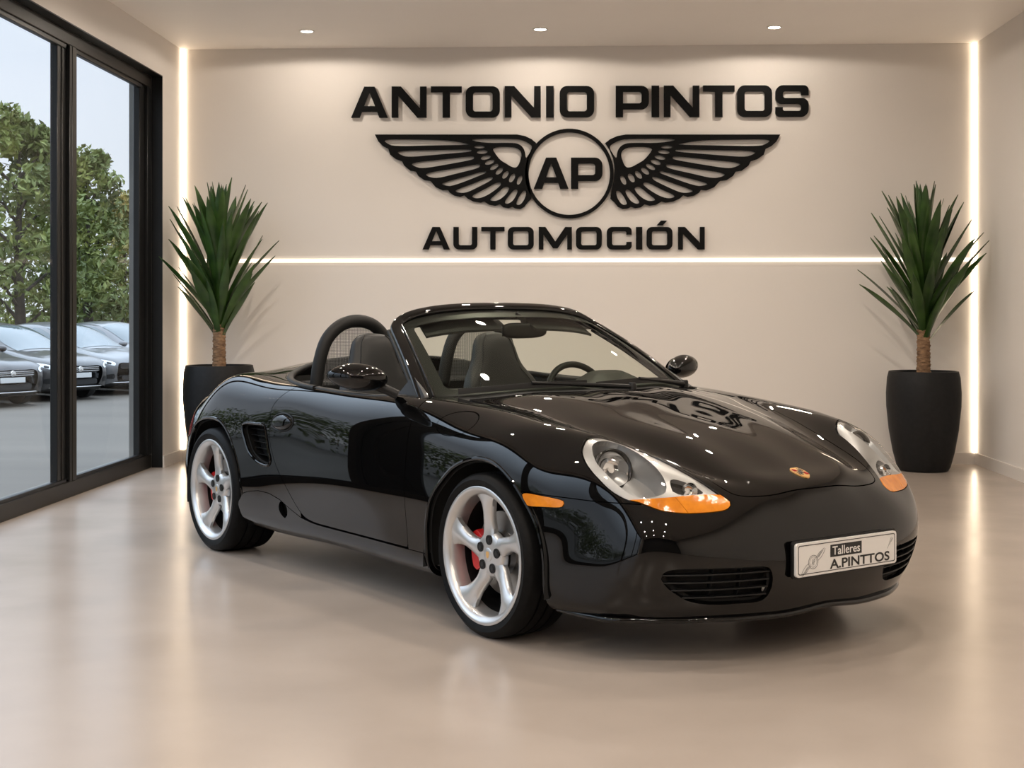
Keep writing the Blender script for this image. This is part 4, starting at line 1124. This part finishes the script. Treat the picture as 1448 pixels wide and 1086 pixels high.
for x, y, d in V:
    X, Y, Z = on_plane(x, y, Y=YS); W.append((X-s2.location.x, Y+d*DEP-s2.location.y, Z-s2.location.z))
MB().add(W, F).build('accent', M['sign'], s2, smooth=False)

em = empty('winged_emblem', on_plane(805, 245, Y=YS), label='black winged ring emblem with the letters AP on the back wall', cat='emblem')
wz = lambda P: [(520+x/4.827, 170+y/4.827) for x, y in P]
W_OUT = [(48,97),(1020,97),(1075,108),(1120,130),(1150,156),(1122,205),(1100,260),(1090,330),(1094,400),(1110,480),(1118,535),(1092,560),(1070,590),(1040,606),(1005,601),(988,591),(960,600),(925,594),(902,574),(870,583),(830,577),(795,555),(770,562),(720,554),(680,534),(658,512),(630,523),(590,514),(558,494),(548,476),(510,478),(462,456),(437,425),(425,414),(385,408),(345,380),(328,350),(290,344),(248,310),(234,280),(190,264),(152,235),(140,195),(102,175),(72,145)]
W_HOL = [
 [(103,129),(300,131),(500,134),(610,145),(690,161),(685,168),(420,172),(180,178),(130,158)],
 [(190,208),(450,204),(700,197),(711,206),(700,215),(480,234),(275,252),(222,236)],
 [(285,290),(500,268),(715,243),(729,255),(715,270),(540,302),(375,330),(320,316)],
 [(385,361),(570,332),(755,297),(772,309),(750,329),(600,365),(475,397),(412,386)],
 [(492,431),(650,388),(800,343),(811,354),(790,368),(580,450),(528,446)],
 [(590,478),(720,432),(842,380),(858,394),(830,418),(700,484),(655,497),(610,492)],
 [(700,516),(800,470),(885,419),(918,432),(880,470),(800,522),(740,536)],
 [(825,544),(880,500),(935,449),(970,460),(950,500),(905,540),(866,553)],
 [(930,560),(965,510),(1005,467),(1026,480),(1010,520),(985,556),(950,573)],
 [(1010,567),(1035,515),(1063,478),(1083,482),(1075,530),(1047,574),(1022,579)],
 [(845,183),(990,180),(1035,198),(1050,225),(1047,260),(1022,324),(985,321),(940,293),(905,272),(870,228)],
 [(668,125),(1010,125),(1065,138),(1105,160),(1126,183),(1096,240),(1078,262),(1074,215),(1060,185),(1035,163),(990,153),(790,156)],
]
W_ELL = [(762,182,37,10,2), (781,216,37,13,-4), (805,254,35,14,-12), (832,286,34,15,-20), (864,318,33,15,-32), (898,347,31,16,-42), (940,372,31,16,-54), (985,393,33,17,-62), (1036,408,34,15,-68)]
holes = [chaikin(h, 2) if k != 11 else chaikin(h, 2) for k, h in enumerate(W_HOL)]
for x, y, a, b, ang in W_ELL:
    q = R(ang); holes.append([(x+a*math.cos(t)*math.cos(q)-b*math.sin(t)*math.sin(q), y+a*math.cos(t)*math.sin(q)+b*math.sin(t)*math.cos(q)) for t in np.linspace(0, 2*math.pi, 21)[:-1]])
V0, F0 = plate_geo(wz(W_OUT), [wz(h) for h in holes], 1.)
def to_wall(V, fu=lambda u: u, dep=DEP):
    o = []
    for x, y, d in V:
        X, Y, Z = on_plane(fu(x), y, Y=YS); o.append((X-em.location.x, Y+d*dep-em.location.y, Z-em.location.z))
    return o
MB().add(to_wall(V0), F0).build('wing', M['sign'], em, smooth=False)
MB().add(to_wall(V0, lambda u: 805+(805-u)*1.085), F0).build('wing', M['sign'], em, smooth=False)
ang = np.linspace(0, 2*math.pi, 97)[:-1]
V, F = plate_geo([(805+62.6*math.cos(t), 245.3+63.4*math.sin(t)) for t in ang], [[(805+57.6*math.cos(t), 245.3+58.4*math.sin(t)) for t in ang]], 1.)
MB().add(to_wall(V, dep=.026), F).build('ring', M['sign'], em, smooth=False)
for ch, a, b in (('A', 585, 690), ('P', 697, 792)): letter(ch, c7(a, 0)[0], c7(b, 0)[0], c7(0, 283)[1], c7(0, 377)[1], em)
# ------------------------------------------------------------------ what is printed on the number plate
def text_geo(s, spacing=1., off=0.):
    cu = bpy.data.curves.new('plate_text', 'FONT'); cu.body = s; cu.size = 1.; cu.extrude = 0; cu.offset = off; cu.space_character = spacing; cu.resolution_u = 6
    o = bpy.data.objects.new('plate_text', cu); COL.objects.link(o)
    dg = bpy.context.evaluated_depsgraph_get(); me = bpy.data.meshes.new_from_object(o.evaluated_get(dg))
    V = [v.co[:] for v in me.vertices]; F = [tuple(p.vertices) for p in me.polygons]
    bpy.data.objects.remove(o); bpy.data.curves.remove(cu); bpy.data.meshes.remove(me)
    xs = [v[0] for v in V]; ys = [v[1] for v in V]
    return [((x-min(xs))/(max(xs)-min(xs)), (y-min(ys))/(max(ys)-min(ys)), 0) for x, y, _ in V], F
PW_, PH_ = .530, .118
pl = lambda u, v, h=0.: (-.0016+h, (u-.5)*PW_, (.5-v)*PH_)
def plate_text(name, s, u0, u1, v0, v1, mat, h, off=0.):
    V, F = text_geo(s, off=off); W = [pl(u0+x*(u1-u0), v1-y*(v1-v0), h) for x, y, _ in V]
    return mesh_obj(name, W, F, mat, np_, False)
V = [pl(u, v, .0003) for u, v in ((.325, .16), (.638, .16), (.638, .53), (.325, .53))]
mesh_obj('plate_band', V, [(0, 3, 2, 1)], M['ink'], np_, False)
plate_text('plate_lettering', 'Talleres', .345, .620, .215, .475, M['white_plate'], .0008, .012)
plate_text('plate_lettering', 'A.PINTTOS', .320, .925, .595, .885, M['ink'], .0006, .022)
m = MB(); lw = .0011
def ln(pts, r=lw): m.tube([pl(u, v, .0002) for u, v in pts], r, 5)
cu_, cv_ = .160, .595
rk = PW_/PH_
ln([(cu_+.045*math.cos(a), cv_+.045*rk*math.sin(a)) for a in np.linspace(0, 2*math.pi, 25)]); ln([(cu_+.034*math.cos(a), cv_+.034*rk*math.sin(a)) for a in np.linspace(0, 2*math.pi, 21)], .0006)
for s in (1, -1):
    f = lambda u, v: (cu_+.84*s*u, cv_-.80*s*v)
    ln([f(.03, .13), f(.07, .33), f(.125, .47), f(.138, .44), f(.12, .30), f(.09, .14), f(.05, .02)], .0008)
    for q in (.25, .5, .75): ln([f(.035+.04*q, .12+.05*q), f(.075+.055*q, .33+.1*q)], .0006)
m.build('plate_emblem', M['grey_ink'], np_)
plate_text('plate_lettering', 'AP', .146, .176, .50, .69, M['grey_ink'], .0006)
m = MB()
for k, q in enumerate((.0, .02, .04)): m.tube([pl(.905+q, .52-.1*k, .0002), pl(.945+q*.5, .17+.02*k, .0002)], .0006, 5)
m.build('plate_feather', M['grey_ink'], np_)
# ------------------------------------------------------------------ potted yuccas
M['pot'] = noise_mat('matt_black_pot', (.006, .006, .0065), (.010, .010, .0105), scale=30, rough=.55, bump=.05, spec=.25)
M['soil'] = noise_mat('dark_soil', (.02, .014, .010), (.045, .032, .022), scale=60, rough=.9, bump=.6)
M['bark'] = noise_mat('yucca_bark', (.11, .06, .032), (.32, .19, .10), scale=24, rough=.85, bump=.9, bscale=45, stretch=(1, 1, 2.4))
def leaf_mat():
    m, n, l, p = new_mat('yucca_leaf')
    tc = n.new('ShaderNodeTexCoord'); nz = n.new('ShaderNodeTexNoise'); nz.inputs['Scale'].default_value = 9
    l.new(tc.outputs['Object'], nz.inputs['Vector'])
    cr = n.new('ShaderNodeValToRGB'); cr.color_ramp.elements[0].color = (.014, .042, .007, 1); cr.color_ramp.elements[1].color = (.042, .098, .016, 1)
    cr.color_ramp.elements[0].position = .3; cr.color_ramp.elements[1].position = .7
    l.new(nz.outputs['Fac'], cr.inputs[0]); l.new(cr.outputs[0], p.inputs['Base Color']); p.inputs['Roughness'].default_value = .36
    return m
M['leaf'] = leaf_mat()
def yucca(x, y, ztop, seed, label, hscale=1.):
    rnd = random.Random(seed)
    e = empty('potted_yucca', (x, y, 0), label=label, cat='potted plant')
    h = ztop
    prof = [(0, 0), (.165, 0), (.185, .006), (.20, .03), (.232, .15*h/.77), (.262, .32*h/.77), (.280, .50*h/.77), (.282, .60*h/.77), (.274, .72*h/.77), (.264, h-.012), (.262, h-.002), (.258, h), (.250, h), (.247, h-.008), (.245, h-.05), (0, h-.05)]
    MB().lathe(prof, 64).build('pot', M['pot'], e, angle=35)
    MB().lathe([(0, h-.035), (.15, h-.038), (.246, h-.045)], 40).build('soil', M['soil'], e)
    V = []; F = []; n = 20; m = 34; zt = h+.27
    for i in range(m):
        t = i/(m-1); z = h-.05+(zt-h+.10)*t
        for k in range(n):
            a = 2*math.pi*k/n; r = .049+.004*math.sin(i*2.4+math.sin(a*2)*1.2)+.0025*math.sin(a*5+i)+.006*(1-t)**3
            V.append((r*math.cos(a), r*math.sin(a), z))
    for i in range(m-1):
        for k in range(n): F.append((i*n+k, i*n+(k+1) % n, (i+1)*n+(k+1) % n, (i+1)*n+k))
    F.append(tuple(range((m-1)*n, m*n)))
    MB().add(V, F).build('trunk', M['bark'], e, angle=None)
    # sword leaves: outer ones lean out, inner ones stand up
    V = []; F = []
    N = 60; S0, S1 = zt-.05, zt+.56                     # the leafy part of the stem
    for i in range(N):
        t = i/(N-1)                                     # 0 lowest/outermost, 1 top
        az = i*2.39996+rnd.uniform(-.25, .25)
        el = R(47+27*t+(rnd.uniform(-8, 11) if t < .88 else 10)); L = (.56+.16*math.sin(math.pi*t))*rnd.uniform(.88, 1.06)+.08*t
        W_ = .039*rnd.uniform(.85, 1.15)+.004*t; z0 = S0+(S1-S0)*t; r0 = .035-.02*t
        o = len(V); ns = 12; droop = rnd.uniform(-.05, .16)*(1-t)
        ca, sa = math.cos(az), math.sin(az); tw = rnd.uniform(-.7, .7)
        r, z, a_ = r0, z0, el+.12
        P = []
        for k in range(ns+1):
            s = k/ns; P.append((r, z, a_))
            a_ = el+.12-.12*min(1, s*3)-droop*s*s; r += L/ns*math.cos(a_); z += L/ns*math.sin(a_)
        for k, (r, z, a_) in enumerate(P):
            s = k/ns; w = W_*(.62+.76*s if s < .5 else math.cos((s-.5)/.5*math.pi/2)**.85)+.0006
            c = np.array([r*ca, r*sa, z]); side = np.array([-sa, ca, 0]); up = np.array([-math.sin(a_)*ca, -math.sin(a_)*sa, math.cos(a_)])
            sd = side*math.cos(tw*s)+up*math.sin(tw*s)
            fold = .28*w
            V += [tuple(c-sd*w+up*fold), tuple(c-up*.002), tuple(c+sd*w+up*fold), tuple(c-up*.0045)]
        for k in range(ns):
            b = o+k*4
            for q in range(4): F.append((b+q, b+(q+1) % 4, b+4+(q+1) % 4, b+4+q))
    V += [(.028*math.cos(2*math.pi*k/10)*q, .028*math.sin(2*math.pi*k/10)*q, z) for z, q in ((S0-.02, 1.5), (S1, .4)) for k in range(10)]
    b = len(V)-20; F += [(b+k, b+(k+1) % 10, b+10+(k+1) % 10, b+10+k) for k in range(10)]
    lo = mesh_obj('foliage', V, F, M['leaf'], e, True, angle=60)
    return e
# where the pots stand
def floor_pt(u, v): return on_plane(u, v, Z=0)
fr = floor_pt(1306, 669); d = math.hypot(fr[0], fr[1]); k = (d+.19)/d
yucca(fr[0]*k, fr[1]*k, .768, 3, 'potted yucca in a tall black pot by the right wall')
PR = (fr[0]*k, fr[1]*k)
q = on_plane(310, 517, Y=PR[1]); yucca(q[0], PR[1], q[2]+.004, 8, 'potted yucca in a black pot in the left corner behind the roadster')
# ------------------------------------------------------------------ car park outside
GZ = -.46
M['asphalt'] = noise_mat('grey_asphalt', (.094, .079, .062), (.126, .107, .085), scale=.35, rough=.75, detail=8, stretch=(.4, 2.2, 1), bump=.05, bscale=40)
o = MB().box((-90, -60, GZ-.1), (XL-.3, 110, GZ)).build('ground', M['asphalt'], None, smooth=False); o['kind'] = 'structure'

M['car_glass'] = pmat('dark_car_glass', (.10, .125, .135), rough=.05, spec=.9)
M['car_tyre'] = pmat('tyre_black', (.012, .012, .012), rough=.7)
M['car_rim'] = pmat('alloy_grey', (.45, .45, .45), rough=.35, metal=.8)
M['car_black'] = pmat('grille_black', (.010, .010, .011), rough=.4)
M['car_lamp'] = pmat('clear_lamp', (.75, .77, .80), rough=.12, spec=.8)
M['car_chrome'] = pmat('chrome_strip', (.7, .7, .7), rough=.15, metal=1)
M['car_plate'] = pmat('plate_white', (.55, .55, .54), rough=.4)

def loft(rings, nt, nv, lam=1e-3, nct=None, ncv=None):
    """smooth half-surface through rings of (x, w, z)"""
    D = np.array(rings, float); nr, nj = D.shape[:2]
    tk = np.r_[0, np.cumsum(np.linalg.norm(np.diff(D, axis=0), axis=2).mean(1))]; tk /= tk[-1]
    vk = np.r_[0, np.cumsum(np.linalg.norm(np.diff(D, axis=1), axis=2).mean(0))]; vk /= vk[-1]
    full = np.concatenate([D, (D*np.array([1, -1, 1]))[:, -2::-1]], 1); vf = np.r_[vk, 2-vk[-2::-1]]/2
    n1 = nct or 2*nr; n2 = ncv or 4*nj
    C = np.einsum('ti,ijk,vj->tvk', fit_op(tk, n1, lam), full, fit_op(vf, n2, lam))
    bt = bspline_basis(np.linspace(0, 1, nt), n1); bv = bspline_basis(np.linspace(0, 1, nv), n2)
    return np.einsum('nt,tvk,mv->nmk', bt, C, bv)
def grid_faces(nt, nv): return [(i*nv+j, (i+1)*nv+j, (i+1)*nv+j+1, i*nv+j+1) for i in range(nt-1) for j in range(nv-1)]

LOW = [  # x from the nose (0) backwards; rows: sill, side, belt, shoulder, mid, centre
 [(-.06,.50,.30),(-.03,.55,.42),(0,.55,.55),(-.01,.52,.64),(-.02,.30,.66),(-.02,0,.665)],
 [(-.14,.72,.24),(-.13,.76,.42),(-.12,.755,.58),(-.14,.71,.70),(-.13,.42,.745),(-.12,0,.755)],
 [(-.45,.82,.20),(-.45,.86,.42),(-.44,.86,.62),(-.44,.80,.765),(-.42,.5,.835),(-.40,0,.85)],
 [(-.85,.83,.19),(-.85,.885,.42),(-.85,.89,.66),(-.85,.82,.83),(-.85,.5,.905),(-.85,0,.92)],
 [(-1.25,.83,.18),(-1.25,.885,.42),(-1.25,.885,.68),(-1.25,.83,.89),(-1.25,.5,.965),(-1.25,0,.98)],
 [(-2.1,.83,.18),(-2.1,.88,.42),(-2.1,.885,.70),(-2.1,.83,.93),(-2.1,.5,.97),(-2.1,0,.98)],
 [(-3.2,.83,.19),(-3.2,.885,.42),(-3.2,.89,.72),(-3.2,.82,.97),(-3.2,.5,1.0),(-3.2,0,1.0)],
 [(-3.9,.80,.22),(-3.9,.85,.44),(-3.9,.85,.72),(-3.9,.78,.96),(-3.9,.5,1.0),(-3.9,0,1.0)],
 [(-4.22,.66,.28),(-4.25,.70,.46),(-4.25,.70,.70),(-4.22,.64,.92),(-4.2,.4,.95),(-4.2,0,.95)],
]
GH = [   # greenhouse rings from the front of the windscreen base back, rows from the belt to the roof centre
 [(-1.02,.66,.90),(-1.03,.60,.915),(-1.03,.50,.925),(-1.02,.34,.935),(-1.01,.17,.94),(-1.0,0,.94)],
 [(-1.30,.77,.91),(-1.42,.715,1.00),(-1.45,.62,1.06),(-1.42,.45,1.09),(-1.40,.22,1.105),(-1.39,0,1.11)],
 [(-1.75,.80,.925),(-1.88,.72,1.12),(-1.93,.62,1.25),(-1.90,.45,1.30),(-1.87,.22,1.32),(-1.86,0,1.325)],
 [(-2.25,.80,.94),(-2.33,.71,1.19),(-2.38,.60,1.36),(-2.38,.45,1.42),(-2.36,.22,1.45),(-2.35,0,1.455)],
 [(-2.85,.795,.955),(-2.87,.70,1.21),(-2.88,.585,1.38),(-2.90,.45,1.44),(-2.90,.22,1.47),(-2.90,0,1.475)],
 [(-3.35,.78,.97),(-3.35,.68,1.20),(-3.36,.56,1.35),(-3.40,.43,1.40),(-3.42,.22,1.425),(-3.42,0,1.43)],
 [(-3.80,.74,.98),(-3.76,.63,1.14),(-3.76,.52,1.24),(-3.82,.40,1.28),(-3.85,.2,1.295),(-3.86,0,1.30)],
 [(-4.12,.60,.96),(-4.12,.54,.98),(-4.13,.46,1.0),(-4.14,.34,1.01),(-4.15,.17,1.015),(-4.15,0,1.02)],
]
_low = loft(LOW, 70, 61); _gh = loft(GH, 70, 61)
def arch_cut(P, F):
    keep = []
    for f in F:
        c = np.mean([P[i] for i in f], axis=0)
        if abs(c[1]) > .55 and any((c[0]-ax)**2+(c[2]-.32)**2 < .345**2 for ax in (-.82, -3.42)): continue
        keep.append(f)
    return keep
def parked_car(loc, rz, body_col, label, grille):
    car_ = empty('parked_car', loc, rz, label, 'car', 'cars parked outside')
    pm = pmat('parked_car_paint', body_col, rough=.28, metal=.35, coat=.6)
    P = _low.reshape(-1, 3); F = arch_cut(P, grid_faces(70, 61)); mesh_obj('body', P, F, pm, car_)
    P = _gh.reshape(-1, 3); mesh_obj('roof', P, grid_faces(70, 61), pm, car_)
    def patch(name, pred, mat, off=.006, src=_gh, parent=None):
        PP = src.reshape(-1, 3); nrm = np.cross(np.gradient(src, axis=0), np.gradient(src, axis=1)).reshape(-1, 3); nrm /= np.linalg.norm(nrm, axis=1)[:, None]+1e-9
        PM_ = PM(np.hstack([PP, nrm, np.zeros((len(PP), 2))]), grid_faces(src.shape[0], src.shape[1]))
        sgn = 1 if nrm.reshape(src.shape)[20:50, src.shape[1]//2, 2].mean() > 0 else -1
        for f in pred: PM_ = PM_.clip(f(PM_.A))
        if not PM_.F: return None
        A = PM_.A.copy(); A[:, :3] += A[:, 3:6]*sgn*off
        return mesh_obj(name, A[:, :3], PM_.F, mat, parent or car_)
    # windscreen, rear screen, side windows
    sd = lambda poly, a=0, b=2: (lambda A: sdf(A[:, [a, b]], poly))
    aw = lambda A: np.abs(A[:, 1])
    patch('windscreen', [lambda A: -1.10-A[:, 0]+.0*A[:, 2], lambda A: A[:, 0]+2.16, lambda A: np.interp(A[:, 0], [-2.2, -1.9, -1.45, -1.1], [.555, .575, .60, .56])-aw(A), lambda A: A[:, 2]-.93], M['car_glass'])
    for s in (-1, 1):
        for nm, poly in (('front_window', [(-1.52,.965),(-1.98,1.24),(-2.32,1.345),(-2.52,1.355),(-2.52,.985)]), ('rear_window', [(-2.62,.99),(-2.62,1.355),(-3.0,1.35),(-3.30,1.28),(-3.56,1.10),(-3.60,1.03)])):
            patch(nm, [sd(poly), lambda A: A[:, 1]*s-.52], M['car_glass'])
    # front: lamps, grille, plate, bumper intake
    for s in (-1, 1):
        patch('headlamp', [lambda A: sdf(np.stack([aw(A)+A[:, 0]*-.55, A[:, 2]], 1), chaikin([(.58,.60),(.72,.615),(1.06,.735),(1.02,.745),(.80,.715),(.60,.675)], 2)), lambda A: A[:, 1]*s-.25, lambda A: A[:, 0]+.7], M['car_lamp'], .006, _low)
        patch('lamp_pupil', [lambda A: sdf(np.stack([aw(A)+A[:, 0]*-.55, A[:, 2]], 1), chaikin([(.66,.625),(.80,.64),(.86,.69),(.70,.675)], 2)), lambda A: A[:, 1]*s-.25, lambda A: A[:, 0]+.7], M['car_black'], .009, _low)
        patch('fog_recess', [lambda A: sdf(np.stack([aw(A)+A[:, 0]*-.4, A[:, 2]], 1), [(.58,.34),(.80,.35),(.80,.43),(.62,.45)]), lambda A: A[:, 1]*s-.2, lambda A: A[:, 0]+.6], M['car_black'], .006, _low)
    m = MB(); gr = rrect(.92, .115, .04, 4)
    fx_ = lambda w: -.005-.16*(abs(w)/.72)**3.2
    def face(pts, d0, d1, z0):
        n = len(pts); V = [(fx_(y)+d1, y, z0+z) for y, z in pts]+[(fx_(y)+d0-.08, y, z0+z) for y, z in pts]
        return V, [tuple(range(n))]+[(i, (i+1) % n, n+(i+1) % n, n+i) for i in range(n)]
    dn = dense(gr)
    V, F = face(dn, 0, .020, .595); m.add(V, F); g = m.build('front_grille', M['car_black'], car_)
    for z in (.565, .60, .63):
        V, F = sweep_geo([(fx_(y)+.026, y, z) for y in np.linspace(-.48, .48, 15)], rrect(.01, .012, .003, 2)); MB().add(V, F).build('grille_bar', M['car_chrome'] if grille else M['car_black'], g)
    V, F = lathe_geo([(0, .03), (.05, .026), (.055, .01)], 24); MB().add([(z+.015, x, y+.60) for x, y, z in V], F).build('badge', M['car_chrome'], g)
    V, F = face(dense(rrect(.86, .10, .04, 4)), 0, .020, .36); MB().add(V, F).build('lower_intake', M['car_black'], car_)
    MB().rbox((.0, -.26, .435), (.035, .26, .53), .006, 1).build('number_plate', M['car_plate'], car_)
    V, F = sweep_geo([(fx_(y)*1.2+.01, y, .265) for y in np.linspace(-.68, .68, 19)], rrect(.03, .022, .008, 2)); MB().add(V, F).build('bumper_strip', M['car_chrome'], car_)
    MB().rbox((-4.0, -.74, .18), (-.25, .74, .40), .05).build('underbody', M['car_black'], car_)
    for x in (-.82, -3.42):
        for s in (-1, 1):
            w = empty('wheel', (x, s*.80, .32), parent=car_)
            V, F = lathe_geo([(.19, .08), (.20, .09), (.29, .085), (.315, .06), (.32, .03), (.32, -.09), (.30, -.10), (.19, -.1)], 36); MB().add([(a, s*c, b) for a, b, c in V], F).build('tyre', M['car_tyre'], w)
            mm = MB(); V, F = lathe_geo([(.195, .082), (.18, .075), (.17, .0), (0, .0)], 36); mm.add([(a, s*c, b) for a, b, c in V], F)
            for k in range(5):
                a = 2*math.pi*k/5; mm.tube([(0, s*.055, 0), (.19*math.cos(a), s*.07, .19*math.sin(a))], [.03, .022], 8)
            mm.build('rim', M['car_rim'], w)
    for s in (-1, 1):
        b_ = bmesh.new(); bmesh.ops.create_uvsphere(b_, u_segments=16, v_segments=10, radius=1)
        for v in b_.verts: v.co = Vector((-1.52+v.co.x*.07, s*.93+v.co.y*.11, 1.0+v.co.z*.065))
        MB().bm(b_).tube([(-1.5, s*.82, .95), (-1.5, s*.92, .98)], .025, 8).build('door_mirror', pm, car_)
    return car_
# noses in camera-plane metres (right, depth) turned into room axes
def camxy(r, d): c, s = math.cos(YAW), math.sin(YAW); return (c*r-s*d, s*r+c*d)
HD = R(-33)+YAW
for (r, d, colr, lab, gb) in (
    (-8.80, 24.9, (.034, .030, .030), 'dark grey car parked outside, nearest the window, only its nose in view', True),
    (-8.22, 26.9, (.060, .056, .055), 'graphite grey car parked outside, cut by the window mullion, second in its row', True),
    (-7.62, 28.9, (.125, .126, .13), 'silver grey car parked outside behind the graphite one, seen beside the pillar', False),
    (-7.05, 30.9, (.15, .15, .155), 'silver car parked farthest along the row, only roof and windows showing', False)):
    x, y = camxy(r, d); parked_car((x, y, GZ), HD, colr, lab, gb)

# ------------------------------------------------------------------ trees and hedge beyond the car park
M['tree_bark'] = noise_mat('tree_bark', (.030, .024, .018), (.075, .060, .045), scale=8, rough=.9, bump=.5)
def foliage_mat(name, a, b, c):
    m, n, l, p = new_mat(name)
    tc = n.new('ShaderNodeTexCoord'); nz = n.new('ShaderNodeTexNoise'); nz.inputs['Scale'].default_value = .9; nz.inputs['Detail'].default_value = 6
    l.new(tc.outputs['Object'], nz.inputs['Vector']); cr = n.new('ShaderNodeValToRGB')
    cr.color_ramp.elements[0].position = .32; cr.color_ramp.elements[1].position = .70
    cr.color_ramp.elements[0].color = (*a, 1); cr.color_ramp.elements[1].color = (*c, 1); e = cr.color_ramp.elements.new(.52); e.color = (*b, 1)
    l.new(nz.outputs['Fac'], cr.inputs[0]); l.new(cr.outputs[0], p.inputs['Base Color']); p.inputs['Roughness'].default_value = .6
    return m
M['fol1'] = foliage_mat('green_foliage', (.065, .088, .018), (.138, .168, .036), (.27, .28, .065))
M['fol2'] = foliage_mat('yellowing_foliage', (.09, .105, .022), (.20, .195, .042), (.38, .28, .075))
def leaf_cloud(rnd, blobs, n, size):
    V = []; F = []
    for _ in range(n):
        c, r = rnd.choice(blobs); v = Vector((rnd.gauss(0, 1), rnd.gauss(0, 1), rnd.gauss(0, 1))).normalized()
        q = rnd.random()**.6; p = Vector(c)+Vector((v.x*r[0], v.y*r[1], v.z*r[2]))*q
        a = Vector((rnd.gauss(0, 1), rnd.gauss(0, 1), rnd.gauss(0, 1))).normalized(); b = a.orthogonal().normalized(); b.rotate(Matrix.Rotation(rnd.uniform(0, 6.28), 3, a)); c2 = a.cross(b)
        s = size*rnd.uniform(.6, 1.3); o = len(V)
        V += [tuple(p-b*s), tuple(p+c2*s*.45+a*s*.15), tuple(p+b*s), tuple(p-c2*s*.45+a*s*.15)]; F.append((o, o+1, o+2, o+3))
    return V, F
def tree(u, d, top, spread, seed, label, mat, n=5200):
    """u, d: picture column and distance of the trunk, in room axes it stands at (x, y)"""
    rnd = random.Random(seed); r = (u-CXP)/FPX*d; x, y = camxy(r, d)
    e = empty('tree', (x, y, GZ), label=label, cat='tree', group='trees beyond the car park')
    tr = MB(); H = top-GZ
    tr.tube([(0, 0, 0), (.03, .02, H*.2), (-.03, 0, H*.45), (.02, .03, H*.8)], [.17, .14, .10, .03], 10)
    blobs = []
    for k in range(16):
        t = k/15; zz = H*(.27+.66*t); rad = spread*(.45+.6*math.sin(math.pi*min(1, .18+.62*t)))*(1-.55*t**2)
        a = k*2.4+rnd.uniform(-.4, .4); q = rad*rnd.uniform(.35, .8)
        c = (q*math.cos(a), q*math.sin(a), zz); blobs.append((c, (rad*.55, rad*.55, H*.085*rnd.uniform(.8, 1.3))))
        tr.tube([(0, 0, zz-H*.10), (c[0]*.6, c[1]*.6, zz-.1), c], [.05, .035, .012], 6)
    for k in range(5):
        a = rnd.uniform(0, 6.28); q = spread*rnd.uniform(0, .35); blobs.append(((q*math.cos(a), q*math.sin(a), H*rnd.uniform(.86, .97)), (spread*.16, spread*.16, H*.06)))
    tr.build('trunk', M['tree_bark'], e)
    V, F = leaf_cloud(rnd, blobs, n, .125); mesh_obj('crown', V, F, mat, e, False)
    return e
tree(27, 36., 6.4, 2.0, 5, 'tall green tree outside behind the parked cars, left pane of the window', M['fol1'])
tree(124, 41., 5.9, 1.9, 21, 'green tree outside in the right pane of the window', M['fol1'])
tree(76, 46., 6.5, 2.3, 11, 'green tree outside half hidden by the window mullion', M['fol1'])
tree(176, 50., 5.4, 2.1, 33, 'yellowing tree outside next to the concrete pillar', M['fol2'])
rnd = random.Random(2); a = camxy(-30, 56); b = camxy(-8, 60); blobs = []
for k in range(40):
    t = k/39; blobs.append(((a[0]+(b[0]-a[0])*t, a[1]+(b[1]-a[1])*t, GZ+1.0+rnd.uniform(-.2, .25)), (.9, .9, 1.15)))
V, F = leaf_cloud(rnd, blobs, 14000, .13)
he = mesh_obj('hedge', V, F, M['fol1'], None, False); tag(he, 'low green hedge along the far edge of the car park', 'hedge')
# a belt of trees closes the car park on the far side (seen mirrored in the paint)
blobs = []
for k in range(70):
    y = -14+58*k/69; hh = rnd.uniform(3.6, 5.6); blobs.append(((-27+rnd.uniform(-1, 1), y-2, GZ+hh*.5), (1.8, 1.4, hh*.55)))
V, F = leaf_cloud(rnd, blobs, 26000, .17)
he = mesh_obj('tree_belt', V, F, M['fol1'], None, False); tag(he, 'belt of trees along the side of the car park, far to the left', 'trees', kind='stuff')
# ------------------------------------------------------------------ overcast daylight
w = bpy.data.worlds.new('overcast_sky'); SC.world = w; w.use_nodes = True
n, l = w.node_tree.nodes, w.node_tree.links; bg = n['Background']
tc = n.new('ShaderNodeTexCoord'); sp = n.new('ShaderNodeSeparateXYZ'); l.new(tc.outputs['Generated'], sp.inputs[0])
cr = n.new('ShaderNodeValToRGB'); cr.color_ramp.elements[0].position = .0; cr.color_ramp.elements[1].position = .24
cr.color_ramp.elements[0].color = (.74, .79, .85, 1); cr.color_ramp.elements[1].color = (.66, .74, .86, 1)
e = cr.color_ramp.elements.new(.6); e.color = (2.0, 2.4, 2.9, 1)
l.new(sp.outputs['Z'], cr.inputs[0])
nz = n.new('ShaderNodeTexNoise'); nz.inputs['Scale'].default_value = 2.2; nz.inputs['Detail'].default_value = 5; l.new(tc.outputs['Generated'], nz.inputs['Vector'])
mx = n.new('ShaderNodeMix'); mx.data_type = 'RGBA'; mx.blend_type = 'MULTIPLY'; mx.inputs[0].default_value = 1.
mr = n.new('ShaderNodeMapRange'); mr.inputs['From Min'].default_value = .3; mr.inputs['From Max'].default_value = .7; mr.inputs['To Min'].default_value = .93; mr.inputs['To Max'].default_value = 1.05
l.new(nz.outputs['Fac'], mr.inputs['Value']); l.new(cr.outputs[0], mx.inputs[6]); l.new(mr.outputs[0], mx.inputs[7]); l.new(mx.outputs[2], bg.inputs[0])
bg.inputs[1].default_value = 1.42
SC.view_settings.exposure = -.24
